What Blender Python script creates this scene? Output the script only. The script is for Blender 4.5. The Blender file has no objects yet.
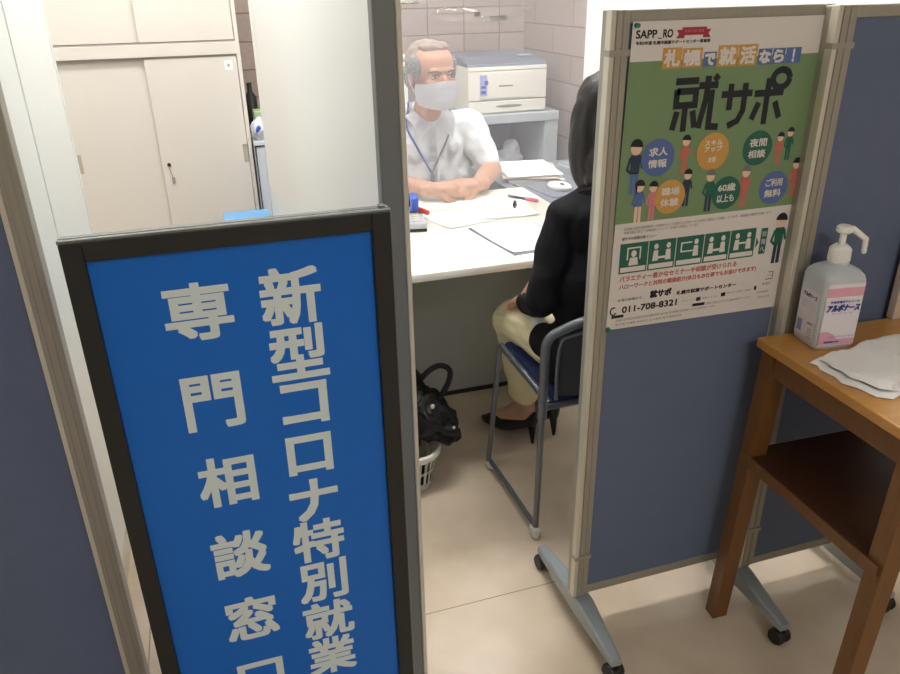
import bpy, bmesh, math, random
from mathutils import Vector, Matrix, noise
R = math.radians
random.seed(7)
sc = bpy.context.scene
COL = sc.collection

# ------------------------------------------------------------ camera, world, exposure
cd = bpy.data.cameras.new('camera'); cam = bpy.data.objects.new('camera', cd); COL.objects.link(cam)
cd.sensor_width = 36.0; cd.lens = 760.0 / 900 * 36; cd.clip_start = 0.02
bx_ = Vector((0.951, -0.308, -0.017)); bz_ = -Vector((0.273, 0.866, -0.420))
bz_.normalize(); by_ = bz_.cross(bx_).normalized(); bx_ = by_.cross(bz_).normalized()
cam.matrix_world = Matrix(((bx_.x, by_.x, bz_.x, 0), (bx_.y, by_.y, bz_.y, 0), (bx_.z, by_.z, bz_.z, 1.45), (0, 0, 0, 1)))
sc.camera = cam
w = bpy.data.worlds.new('world'); sc.world = w; w.use_nodes = True
w.node_tree.nodes['Background'].inputs[0].default_value = (0.8, 0.85, 0.9, 1)
w.node_tree.nodes['Background'].inputs[1].default_value = 0.3
sc.view_settings.view_transform = 'Standard'; sc.view_settings.look = 'None'
sc.view_settings.gamma = 1; sc.view_settings.use_curve_mapping = False
sc.view_settings.exposure = 0.0
LAMP = 28.0          # strength of the ceiling lamps
# x, y, long side along x, strength factor
LAMPS = [(1.0, 3.0, 0), (0.95, 1.85, 0), (-0.3, 3.1, 0), (-0.9, 2.0, 0), (0.7, -1.3, 0.0)]  # lamp behind the left fabric partition is added to brighten the white booth partition

# ------------------------------------------------------------ materials
def srgb(c):
    return tuple(((v / 255) / 12.92 if v / 255 <= 0.04045 else ((v / 255 + 0.055) / 1.055) ** 2.4) for v in c)
def mat(name, col, rough=0.5, metal=0.0, amt=0.06, scale=12.0, bump=0.0, bscale=200.0, stretch=None, spec=0.5, sss=0.0, col2=None, coat=0.0, alpha=None, trans=0.0):
    m = bpy.data.materials.new(name); m.use_nodes = True; n = m.node_tree.nodes; l = m.node_tree.links
    b = n['Principled BSDF']; c = srgb(col)
    b.inputs['Roughness'].default_value = rough; b.inputs['Metallic'].default_value = metal
    b.inputs['Specular IOR Level'].default_value = spec
    if sss: b.inputs['Subsurface Weight'].default_value = sss; b.inputs['Subsurface Radius'].default_value = (0.02, 0.008, 0.004)
    if coat: b.inputs['Coat Weight'].default_value = coat; b.inputs['Coat Roughness'].default_value = 0.08
    if trans: b.inputs['Transmission Weight'].default_value = trans
    tc = n.new('ShaderNodeTexCoord'); mp = n.new('ShaderNodeMapping'); l.new(tc.outputs['Object'], mp.inputs[0])
    if stretch: mp.inputs['Scale'].default_value = stretch
    nz = n.new('ShaderNodeTexNoise'); nz.inputs['Scale'].default_value = scale; nz.inputs['Detail'].default_value = 4; l.new(mp.outputs[0], nz.inputs[0])
    mx = n.new('ShaderNodeMixRGB'); l.new(nz.outputs[0], mx.inputs[0])
    if col2: c2 = srgb(col2); mx.inputs[1].default_value = (*c, 1); mx.inputs[2].default_value = (*c2, 1)
    else:
        mx.inputs[1].default_value = (*[v * (1 - amt) for v in c], 1); mx.inputs[2].default_value = (*[min(1, v * (1 + amt)) for v in c], 1)
    l.new(mx.outputs[0], b.inputs['Base Color'])
    if bump:
        n2 = n.new('ShaderNodeTexNoise'); n2.inputs['Scale'].default_value = bscale; l.new(mp.outputs[0], n2.inputs[0])
        bp = n.new('ShaderNodeBump'); bp.inputs['Strength'].default_value = bump; bp.inputs['Distance'].default_value = 0.002
        l.new(n2.outputs[0], bp.inputs['Height']); l.new(bp.outputs[0], b.inputs['Normal'])
    return m
M = {}
M['white_panel'] = mat('white_panel', (236, 238, 234), 0.35, amt=0.01)
M['cabinet'] = mat('cabinet_enamel', (216, 210, 200), 0.4, amt=0.015)
M['cabinet_dark'] = mat('cabinet_track', (150, 144, 134), 0.5)
M['plastic_tan'] = mat('tan_plastic', (178, 170, 150), 0.4)
M['steel'] = mat('brushed_steel', (168, 163, 150), 0.42, 0.35, amt=0.08, scale=8, stretch=(20, 20, 1))
M['steel_light'] = mat('light_aluminium', (214, 208, 192), 0.35, 0.3, amt=0.06, scale=8, stretch=(20, 20, 1))
M['steel_dark'] = mat('dark_aluminium', (118, 122, 120), 0.5, 0.1, amt=0.04)
M['fabric_blue'] = mat('blue_grey_fabric', (106, 117, 142), 0.9, amt=0.07, scale=25, bump=0.5, bscale=900, spec=0.2)
M['foot_grey'] = mat('grey_painted_steel', (158, 166, 170), 0.4, 0.2)
M['black_plastic'] = mat('black_plastic', (26, 26, 28), 0.4)
M['sign_frame'] = mat('black_sign_frame', (25, 26, 25), 0.5, 0.0, amt=0.1, scale=30)
M['sign_blue'] = mat('sign_blue', (0, 106, 206), 0.35, amt=0.03, scale=3, spec=0.35)
M['sign_white'] = mat('sign_lettering', (216, 230, 232), 0.4, amt=0.01)
M['sign_trim'] = mat('sign_top_trim', (120, 124, 120), 0.35, 0.6)
M['paper'] = mat('white_paper', (246, 245, 242), 0.7, amt=0.01)
M['paper_grey'] = mat('printed_ink', (140, 140, 150), 0.7)
M['poster_sheet'] = mat('poster_sheet', (226, 220, 214), 0.4, amt=0.01)
M['p_green'] = mat('poster_green', (120, 148, 106), 0.42, amt=0.03, scale=4)
M['p_dgreen'] = mat('poster_dark_green', (34, 102, 84), 0.45)
M['p_black'] = mat('poster_black', (26, 30, 40), 0.45)
M['p_grey'] = mat('poster_grey_ink', (120, 116, 116), 0.5)
M['p_red'] = mat('poster_red', (172, 48, 66), 0.45)
M['p_brick'] = mat('poster_red_ink', (196, 112, 100), 0.45)
M['p_orange'] = mat('poster_orange', (208, 158, 82), 0.45)
M['p_blue'] = mat('poster_blue', (88, 112, 166), 0.45)
M['p_skin'] = mat('poster_skin', (236, 200, 176), 0.5)
M['p_pink'] = mat('poster_pink', (214, 130, 140), 0.5)
M['p_navy'] = mat('poster_navy', (44, 60, 88), 0.5)
M['pin'] = mat('green_pin', (20, 130, 100), 0.3)
M['wood'] = mat('orange_oak', (208, 154, 78), 0.28, amt=0.1, scale=9, stretch=(1.5, 14, 14), col2=(186, 128, 58), bump=0.12, bscale=30, coat=0.3)
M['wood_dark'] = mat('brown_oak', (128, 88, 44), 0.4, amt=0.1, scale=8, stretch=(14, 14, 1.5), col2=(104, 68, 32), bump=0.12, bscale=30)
M['wood_shelf'] = mat('shaded_shelf_wood', (74, 42, 20), 0.5, scale=9, stretch=(2, 14, 14), col2=(52, 28, 12))  # shade on the lower shelf, put into the wood colour
M['bottle'] = mat('translucent_white_plastic', (226, 232, 240), 0.28, amt=0.02, sss=0.3, trans=0.25)
M['pump'] = mat('white_pump_plastic', (244, 244, 240), 0.3, amt=0.01)
M['l_pink'] = mat('label_pink', (236, 176, 196), 0.4); M['l_white'] = mat('label_white', (238, 232, 238), 0.4, amt=0.01)
M['l_blue'] = mat('label_blue', (48, 62, 150), 0.4); M['l_pale'] = mat('label_pale_blue', (150, 160, 210), 0.4)
M['tissue'] = mat('white_cloth', (248, 246, 244), 0.9, amt=0.01, bump=0.4, bscale=300)
M['beige_card'] = mat('beige_card', (214, 196, 180), 0.6)
M['desk_top'] = mat('off_white_laminate', (246, 244, 232), 0.35, amt=0.01)
M['desk_grey'] = mat('grey_desk_steel', (176, 180, 174), 0.45, amt=0.03)
M['grey_top'] = mat('grey_side_top', (128, 132, 142), 0.45)
M['printer'] = mat('cream_printer_plastic', (226, 221, 208), 0.4, amt=0.01)
M['printer_lid'] = mat('slate_printer_lid', (108, 114, 128), 0.4)
M['printer_dark'] = mat('printer_groove', (120, 118, 112), 0.5)
M['rack'] = mat('blue_grey_rack', (180, 186, 192), 0.4)
M['rack_in'] = mat('rack_inside', (88, 94, 116), 0.6)
M['skin'] = mat('skin', (196, 146, 120), 0.45, amt=0.06, scale=20, sss=0.15, bump=0.15, bscale=300)
M['skin_leg'] = mat('stockinged_skin', (206, 164, 140), 0.5, amt=0.03, sss=0.1)
M['shirt'] = mat('white_shirt', (224, 226, 228), 0.8, amt=0.015, bump=0.2, bscale=120)
M['hair_grey'] = mat('grey_brown_hair', (132, 112, 98), 0.6, scale=60, stretch=(1, 1, 0.3), col2=(156, 138, 126), bump=0.8, bscale=260)
M['hair_white'] = mat('grey_side_hair', (140, 136, 136), 0.6, scale=60, col2=(112, 110, 114), bump=0.8, bscale=260)
M['brow'] = mat('brow_hair', (96, 84, 78), 0.7)
M['mask'] = mat('white_mask', (232, 232, 238), 0.7, amt=0.01, bump=0.2, bscale=80)
M['lanyard'] = mat('blue_lanyard', (58, 78, 164), 0.6); M['dark_cord'] = mat('dark_grey_cord', (74, 78, 96), 0.6)
M['eye_white'] = mat('eye_white', (232, 226, 220), 0.25); M['iris'] = mat('dark_iris', (40, 28, 22), 0.2)
M['lip'] = mat('lips', (178, 104, 98), 0.4)
M['trouser_grey'] = mat('charcoal_trousers', (60, 62, 68), 0.85)
M['jacket'] = mat('black_navy_jacket', (13, 13, 18), 0.8, amt=0.15, scale=10, bump=0.3, bscale=200, spec=0.25)
M['hair_black'] = mat('black_hair', (20, 16, 15), 0.45, scale=80, stretch=(1, 1, 0.15), col2=(32, 25, 23), bump=0.5, bscale=180, spec=0.4)
M['cream'] = mat('cream_trousers', (230, 218, 180), 0.8, amt=0.03, bump=0.3, bscale=60)
M['shoe'] = mat('black_shoe', (20, 19, 22), 0.45)
M['chair_tube'] = mat('grey_chair_tube', (112, 116, 122), 0.35, 0.5)
M['chair_tube_dark'] = mat('dark_chair_back', (52, 54, 58), 0.6, bump=0.3, bscale=500)
M['seat_blue'] = mat('navy_seat_fabric', (44, 54, 104), 0.85, bump=0.3, bscale=600)
M['caster_white'] = mat('pale_grey_glide', (206, 204, 194), 0.4)
M['bag'] = mat('black_nylon', (13, 13, 15), 0.55, amt=0.2, scale=14, bump=0.6, bscale=60, spec=0.4)
M['basket'] = mat('white_basket_plastic', (232, 230, 220), 0.35)
M['blue_thing'] = mat('bright_blue_plastic', (64, 96, 196), 0.35); M['red_thing'] = mat('red_plastic', (206, 74, 66), 0.35)
M['sky_blue'] = mat('sky_blue_plastic', (112, 180, 232), 0.4)
M['grey_device'] = mat('silver_grey_plastic', (196, 200, 206), 0.4)
M['green_thing'] = mat('green_plastic', (168, 192, 150), 0.5)
M['ceiling'] = mat('ceiling_board', (236, 236, 232), 0.9, amt=0.02)
M['room_wall'] = mat('painted_wall', (214, 208, 198), 0.8, amt=0.02)
M['base_black'] = mat('black_skirting', (38, 38, 38), 0.5)

def brick_mat(name, axis, zoff=0.0, bw=0.21, off=0.0):
    m = bpy.data.materials.new(name); m.use_nodes = True; n = m.node_tree.nodes; l = m.node_tree.links
    b = n['Principled BSDF']; b.inputs['Roughness'].default_value = 0.6
    tc = n.new('ShaderNodeTexCoord'); sp = n.new('ShaderNodeSeparateXYZ'); cb = n.new('ShaderNodeCombineXYZ')
    l.new(tc.outputs['Object'], sp.inputs[0]); l.new(sp.outputs[axis], cb.inputs[0])
    ad = n.new('ShaderNodeMath'); ad.operation = 'ADD'; ad.inputs[1].default_value = zoff; l.new(sp.outputs['Z'], ad.inputs[0]); l.new(ad.outputs[0], cb.inputs[1])
    br = n.new('ShaderNodeTexBrick'); l.new(cb.outputs[0], br.inputs[0])
    br.offset = off; br.inputs['Scale'].default_value = 1; br.inputs['Brick Width'].default_value = bw; br.inputs['Row Height'].default_value = 0.136
    br.inputs['Mortar Size'].default_value = 0.0035; br.inputs['Mortar Smooth'].default_value = 0.3
    br.inputs['Color1'].default_value = (*srgb((176, 158, 148)), 1); br.inputs['Color2'].default_value = (*srgb((164, 146, 138)), 1)
    br.inputs['Mortar'].default_value = (*srgb((122, 106, 100)), 1)
    nz = n.new('ShaderNodeTexNoise'); nz.inputs['Scale'].default_value = 60; l.new(tc.outputs['Object'], nz.inputs[0])
    mx = n.new('ShaderNodeMixRGB'); mx.blend_type = 'MULTIPLY'; mx.inputs[0].default_value = 0.25; l.new(br.outputs[0], mx.inputs[1]); l.new(nz.outputs[0], mx.inputs[2]); l.new(mx.outputs[0], b.inputs['Base Color'])
    bp = n.new('ShaderNodeBump'); bp.inputs['Strength'].default_value = 0.6; bp.inputs['Distance'].default_value = 0.004; bp.invert = True
    l.new(br.outputs['Fac'], bp.inputs['Height']); l.new(bp.outputs[0], b.inputs['Normal'])
    return m
def floor_mat():
    m = bpy.data.materials.new('vinyl_floor'); m.use_nodes = True; n = m.node_tree.nodes; l = m.node_tree.links
    b = n['Principled BSDF']; b.inputs['Roughness'].default_value = 0.3; b.inputs['Specular IOR Level'].default_value = 0.45
    tc = n.new('ShaderNodeTexCoord'); nz = n.new('ShaderNodeTexNoise'); nz.inputs['Scale'].default_value = 5; nz.inputs['Detail'].default_value = 8; l.new(tc.outputs['Object'], nz.inputs[0])
    cr = n.new('ShaderNodeValToRGB'); l.new(nz.outputs[0], cr.inputs[0])
    cr.color_ramp.elements[0].color = (*srgb((200, 182, 158)), 1); cr.color_ramp.elements[0].position = 0.35
    cr.color_ramp.elements[1].color = (*srgb((216, 198, 176)), 1); cr.color_ramp.elements[1].position = 0.65
    mp = n.new('ShaderNodeMapping'); l.new(tc.outputs['Object'], mp.inputs[0]); mp.inputs['Location'].default_value = (0.3, -1.413, 0)
    br = n.new('ShaderNodeTexBrick'); l.new(mp.outputs[0], br.inputs[0]); br.offset = 0.0
    br.inputs['Scale'].default_value = 1; br.inputs['Brick Width'].default_value = 6.0; br.inputs['Row Height'].default_value = 1.8; br.inputs['Mortar Size'].default_value = 0.0016; br.inputs['Mortar Smooth'].default_value = 0
    mx = n.new('ShaderNodeMixRGB'); l.new(br.outputs['Fac'], mx.inputs[0]); l.new(cr.outputs[0], mx.inputs[1]); mx.inputs[2].default_value = (*srgb((150, 132, 110)), 1)
    l.new(mx.outputs[0], b.inputs['Base Color'])
    n2 = n.new('ShaderNodeTexNoise'); n2.inputs['Scale'].default_value = 14; l.new(tc.outputs['Object'], n2.inputs[0])
    bp = n.new('ShaderNodeBump'); bp.inputs['Strength'].default_value = 0.12; bp.inputs['Distance'].default_value = 0.003; l.new(n2.outputs[0], bp.inputs['Height']); l.new(bp.outputs[0], b.inputs['Normal'])
    return m
def emit_mat(name, col, s):
    m = bpy.data.materials.new(name); m.use_nodes = True; n = m.node_tree.nodes; l = m.node_tree.links
    b = n['Principled BSDF']; b.inputs['Emission Color'].default_value = (*col, 1); b.inputs['Emission Strength'].default_value = s
    return m
def film_mat():
    m = bpy.data.materials.new('clear_vinyl'); m.use_nodes = True; n = m.node_tree.nodes; l = m.node_tree.links
    n.remove(n['Principled BSDF']); out = n['Material Output']
    t = n.new('ShaderNodeBsdfTransparent'); d = n.new('ShaderNodeBsdfTranslucent'); d2 = n.new('ShaderNodeBsdfDiffuse'); g = n.new('ShaderNodeBsdfGlossy')
    g.inputs['Roughness'].default_value = 0.18
    for q in (d, d2): q.inputs[0].default_value = (0.93, 0.94, 1.0, 1)
    m1 = n.new('ShaderNodeMixShader'); m1.inputs[0].default_value = 0.5; l.new(d.outputs[0], m1.inputs[1]); l.new(d2.outputs[0], m1.inputs[2])
    m2 = n.new('ShaderNodeMixShader'); m2.inputs[0].default_value = 0.2; l.new(t.outputs[0], m2.inputs[1]); l.new(m1.outputs[0], m2.inputs[2])
    fr = n.new('ShaderNodeFresnel'); fr.inputs[0].default_value = 1.35
    m3 = n.new('ShaderNodeMixShader'); l.new(fr.outputs[0], m3.inputs[0]); l.new(m2.outputs[0], m3.inputs[1]); l.new(g.outputs[0], m3.inputs[2])
    l.new(m3.outputs[0], out.inputs[0])
    return m
M['floor'] = floor_mat(); M['film'] = film_mat(); M['lamp'] = emit_mat('lamp_diffuser', (1.0, 0.99, 0.98), LAMP)

# ------------------------------------------------------------ mesh helpers
WM = {}
def B(): return bmesh.new()
def xf(vs, mtx):
    for v in vs: v.co = mtx @ v.co
def box(bm, c, s, rz=0.0, bev=0.0, rot=None):
    r = bmesh.ops.create_cube(bm, size=1); vs = r['verts']
    m = Matrix.Translation(c) @ (rot.to_4x4() if rot else Matrix.Rotation(rz, 4, 'Z')) @ Matrix.Diagonal((*s, 1))
    if bev > 0:
        for v in vs: v.co = Vector((v.co.x * s[0], v.co.y * s[1], v.co.z * s[2]))
        es = list({e for v in vs for e in v.link_edges})
        rr = bmesh.ops.bevel(bm, geom=es, offset=bev, segments=2, affect='EDGES', profile=0.5)
        vs = list({v for f in rr['faces'] for v in f.verts} | {v for v in vs if v.is_valid})
        m = Matrix.Translation(c) @ (rot.to_4x4() if rot else Matrix.Rotation(rz, 4, 'Z'))
    xf(vs, m); return vs
def b2(bm, x0, x1, y0, y1, z0, z1, bev=0.0):
    return box(bm, ((x0 + x1) / 2, (y0 + y1) / 2, (z0 + z1) / 2), (x1 - x0, y1 - y0, z1 - z0), bev=bev)
def cap(bm, p0, p1, r0, r1=None, n=14, ends=True, ball=True):
    p0, p1 = Vector(p0), Vector(p1); r1 = r0 if r1 is None else r1
    d = p1 - p0; L = d.length
    q = d.to_track_quat('Z', 'Y').to_matrix().to_4x4() if L > 1e-6 else Matrix.Identity(4)
    prof = []
    if ball:
        for i in range(0, 6): a = -math.pi / 2 + i / 5 * math.pi / 2; prof.append((r0 * math.cos(a), r0 * math.sin(a)))
        for i in range(0, 6): a = i / 5 * math.pi / 2; prof.append((r1 * math.cos(a), L + r1 * math.sin(a)))
    else: prof = [(0, 0), (r0, 0), (r1, L), (0, L)]
    lathe(bm, prof, n, Matrix.Translation(p0) @ q)
def lathe(bm, prof, n=24, m=Matrix.Identity(4)):
    rings = []
    for r, z in prof:
        if r < 1e-5: rings.append([bm.verts.new(m @ Vector((0, 0, z)))])
        else: rings.append([bm.verts.new(m @ Vector((r * math.cos(2 * math.pi * k / n), r * math.sin(2 * math.pi * k / n), z))) for k in range(n)])
    for a, b in zip(rings, rings[1:]):
        if len(a) == 1 and len(b) == 1: continue
        for k in range(n):
            k2 = (k + 1) % n
            if len(a) == 1: bm.faces.new((a[0], b[k2], b[k]))
            elif len(b) == 1: bm.faces.new((a[k], a[k2], b[0]))
            else: bm.faces.new((a[k], a[k2], b[k2], b[k]))
def tube(bm, pts, r, n=10, closed=False):
    pts = [Vector(p) for p in pts]; rings = []; up = Vector((0.13, 0.21, 0.97)).normalized(); N = len(pts)
    for i, p in enumerate(pts):
        t = (pts[(i + 1) % N] - pts[i - 1]) if closed else (pts[min(i + 1, N - 1)] - pts[max(i - 1, 0)])
        t.normalize(); a = t.cross(up)
        if a.length < 0.05: a = t.cross(Vector((1, 0, 0)))
        a.normalize(); b = a.cross(t).normalized(); up = b
        rr = r[i] if isinstance(r, (list, tuple)) else r
        rings.append([bm.verts.new(p + rr * (math.cos(2 * math.pi * k / n) * a + math.sin(2 * math.pi * k / n) * b)) for k in range(n)])
    for i in range(N if closed else N - 1):
        a, b = rings[i], rings[(i + 1) % N]
        for k in range(n): bm.faces.new((a[k], a[(k + 1) % n], b[(k + 1) % n], b[k]))
    if not closed: bm.faces.new(rings[0][::-1]); bm.faces.new(rings[-1])
def smooth_path(pts, k=6):
    pts = [Vector(p) for p in pts]; out = []
    for i in range(len(pts) - 1):
        p0 = pts[max(i - 1, 0)]; p1 = pts[i]; p2 = pts[i + 1]; p3 = pts[min(i + 2, len(pts) - 1)]
        for j in range(k):
            t = j / k; out.append(0.5 * ((2 * p1) + (-p0 + p2) * t + (2 * p0 - 5 * p1 + 4 * p2 - p3) * t * t + (-p0 + 3 * p1 - 3 * p2 + p3) * t ** 3))
    out.append(pts[-1]); return out
def ell(bm, c, r, rot=(0, 0, 0), seg=20):
    from mathutils import Euler
    rr = bmesh.ops.create_uvsphere(bm, u_segments=seg, v_segments=seg * 2 // 3, radius=1)
    xf(rr['verts'], Matrix.Translation(c) @ Euler(rot).to_matrix().to_4x4() @ Matrix.Diagonal((*r, 1)))
def loft(bm, rings):     # closed stack of vertex rings, capped
    vr = [[bm.verts.new(p) for p in r] for r in rings]; n = len(vr[0])
    for a, b in zip(vr, vr[1:]):
        for k in range(n): bm.faces.new((a[k], a[(k + 1) % n], b[(k + 1) % n], b[k]))
    bm.faces.new(vr[0][::-1]); bm.faces.new(vr[-1])
def poly(bm, pts):
    return bm.faces.new([bm.verts.new(p) for p in pts])
def prism(bm, pts, dz):   # pts 3D planar polygon, extruded by dz vector
    a = [bm.verts.new(p) for p in pts]; b = [bm.verts.new(Vector(p) + Vector(dz)) for p in pts]; n = len(a)
    bm.faces.new(a[::-1]); bm.faces.new(b)
    for k in range(n): bm.faces.new((a[k], a[(k + 1) % n], b[(k + 1) % n], b[k]))
def wmat(o): return WM.get(o.name, Matrix.Identity(4))
def finish(o, parent):
    if parent:
        o.parent = parent; inv = wmat(parent).inverted(); o.data.transform(inv); WM[o.name] = wmat(parent)
    return o
def part(name, bm, m, parent=None, smooth=False, local=False):
    bmesh.ops.recalc_face_normals(bm, faces=bm.faces)
    me = bpy.data.meshes.new(name); bm.to_mesh(me); bm.free()
    o = bpy.data.objects.new(name, me); COL.objects.link(o)
    me.materials.append(M[m] if isinstance(m, str) else m)
    if smooth:
        me.shade_smooth()
        try: me.set_sharp_from_angle(angle=R(40))
        except Exception: pass
    return finish(o, parent)
def blob(name, bm, m, parent=None, voxel=0.006, it=6, extra=None):
    """join overlapping closed shapes into one continuous surface"""
    me = bpy.data.meshes.new('tmp'); bm.to_mesh(me); bm.free()
    t = bpy.data.objects.new('tmp', me); COL.objects.link(t)
    rm = t.modifiers.new('r', 'REMESH'); rm.mode = 'VOXEL'; rm.voxel_size = voxel
    s = t.modifiers.new('s', 'SMOOTH'); s.iterations = it; s.factor = 0.5
    dg = bpy.context.evaluated_depsgraph_get(); dg.update()
    new = bpy.data.meshes.new_from_object(t.evaluated_get(dg)); new.name = name
    bpy.data.objects.remove(t); bpy.data.meshes.remove(me)
    if extra:
        for v in new.vertices: v.co = extra(v.co.copy())
    new.materials.clear(); new.materials.append(M[m]); new.shade_smooth()
    o = bpy.data.objects.new(name, new); COL.objects.link(o)
    return finish(o, parent)
def thing(name, label, cat, loc=(0, 0, 0), rz=0.0, group=None):
    o = bpy.data.objects.new(name, None); COL.objects.link(o); o.empty_display_size = 0.05
    o.location = loc; o.rotation_euler = (0, 0, rz); o['label'] = label; o['category'] = cat
    if group: o['group'] = group
    WM[o.name] = Matrix.Translation(loc) @ Matrix.Rotation(rz, 4, 'Z'); return o
def tag(o, label, cat, group=None):
    o['label'] = label; o['category'] = cat
    if group: o['group'] = group
    return o
def recentre(o):
    """move a one-mesh thing's origin to its base"""
    co = [v.co for v in o.data.vertices]; c = Vector(((min(v.x for v in co) + max(v.x for v in co)) / 2, (min(v.y for v in co) + max(v.y for v in co)) / 2, min(v.z for v in co)))
    o.data.transform(Matrix.Translation(-c)); o.location = c; WM[o.name] = Matrix.Translation(c); return o
def struct(o): o['kind'] = 'structure'; return o

GC = {}
def glyph_mesh(s):
    if s in GC: return GC[s]
    c = bpy.data.curves.new('t', 'FONT'); c.body = s; c.size = 1; c.resolution_u = 3; c.fill_mode = 'FRONT'
    o = bpy.data.objects.new('t', c); COL.objects.link(o)
    dg = bpy.context.evaluated_depsgraph_get(); dg.update()
    me = bpy.data.meshes.new_from_object(o.evaluated_get(dg))
    vs = [v.co.copy() for v in me.vertices]; fs = [tuple(p.vertices) for p in me.polygons]
    bpy.data.objects.remove(o); bpy.data.curves.remove(c); bpy.data.meshes.remove(me)
    GC[s] = (vs, fs); return GC[s]
def text(bm, s, cu, cv, w_, h_, place, bold=0.0, shear=0.0):
    """write s centred at (cu,cv) filling w_ x h_ in the plane given by place(u,v)"""
    vs, fs = glyph_mesh(s)
    x0 = min(v.x for v in vs); x1 = max(v.x for v in vs); y0 = min(v.y for v in vs); y1 = max(v.y for v in vs)
    iw = w_ - 2 * bold; ih = h_ - 2 * bold
    sx = iw / (x1 - x0); sy = ih / (y1 - y0)
    if w_ <= 0: sx = sy
    if h_ <= 0: sy = sx
    offs = [(0, 0)] if bold <= 0 else [(bold * a, bold * c_) for a in (-1, 0, 1) for c_ in (-1, 0, 1) if a or c_]
    for k, (ox, oy) in enumerate(offs):
        nv = [bm.verts.new(place(cu + (v.x - (x0 + x1) / 2) * sx + ox + shear * (v.y - y0) * sy, cv + (v.y - (y0 + y1) / 2) * sy + oy, k * 0.00001)) for v in vs]
        for f in fs:
            try: bm.faces.new([nv[i] for i in f])
            except ValueError: pass
def front(y):      # a plane facing -Y
    return lambda u, v, d=0.0: Vector((u, y - d, v))
def stroke(bm, pts, wd, place):    # thick polyline of flat quads with mitred joins
    pts = [Vector((p[0], p[1])) for p in pts]; L = []; Rr = []
    for i, p in enumerate(pts):
        a = (p - pts[i - 1]).normalized() if i > 0 else None; b = (pts[i + 1] - p).normalized() if i < len(pts) - 1 else None
        if a is None: a = b
        if b is None: b = a
        t = (a + b).normalized(); nn = Vector((-t.y, t.x)); k = wd / 2 / max(0.4, nn.dot(Vector((-a.y, a.x))))
        L.append(p + nn * k); Rr.append(p - nn * k)
    for i in range(len(pts) - 1): poly(bm, [place(*Rr[i]), place(*Rr[i + 1]), place(*L[i + 1]), place(*L[i])])
def disc(bm, cu, cv, ru, rv, place, n=28): poly(bm, [place(cu + ru * math.cos(2 * math.pi * k / n), cv + rv * math.sin(2 * math.pi * k / n)) for k in range(n)])
def rect(bm, u0, u1, v0, v1, place): poly(bm, [place(u0, v0), place(u1, v0), place(u1, v1), place(u0, v1)])

# ------------------------------------------------------------ the room
def slab(name, x0, x1, y0, y1, z0, z1, m): bm = B(); b2(bm, x0, x1, y0, y1, z0, z1); return struct(part(name, bm, m))
slab('floor', -2.6, 3.3, -2.6, 4.4, -0.1, 0, 'floor')
slab('ceiling', -2.6, 3.3, -2.6, 4.4, 2.6, 2.7, 'ceiling')
slab('wall_far', -2.6, 1.83, 4.3, 4.4, 0, 2.6, brick_mat('far_brick', 'X', 0.02))
slab('wall_pillar', 1.83, 2.4, 3.42, 4.3, 0, 2.6, brick_mat('pillar_brick', 'Y', -0.03, 0.46, 0.5))
slab('wall_right', 3.2, 3.3, -2.6, 4.4, 0, 2.6, 'room_wall')
slab('wall_left', -2.6, -2.5, -2.6, 4.4, 0, 2.6, 'room_wall')
slab('wall_near', -2.6, 3.3, -2.6, -2.5, 0, 2.6, 'room_wall')
slab('baseboard_far', -2.5, 1.83, 4.285, 4.3, 0, 0.07, 'base_black')

for i, (lx, ly, k) in enumerate(LAMPS):
    t = thing('ceiling_light', ['fluorescent ceiling light over the grey-haired man', 'fluorescent ceiling light over the seated woman', 'fluorescent ceiling light in front of the white cabinet', 'added ceiling light behind the left fabric partition, brightening the white booth partition', 'fluorescent ceiling light behind the camera'][i], 'ceiling light', (lx, ly, 2.6))
    bm = B(); b2(bm, lx - 0.62, lx + 0.62, ly - 0.15, ly + 0.15, 2.56, 2.6, 0.005); part('housing', bm, 'white_panel', t)
    bm = B(); b2(bm, lx - 0.6, lx + 0.6, ly - 0.12, ly + 0.12, 2.548, 2.56); part('diffuser', bm, 'lamp', t)

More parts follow.
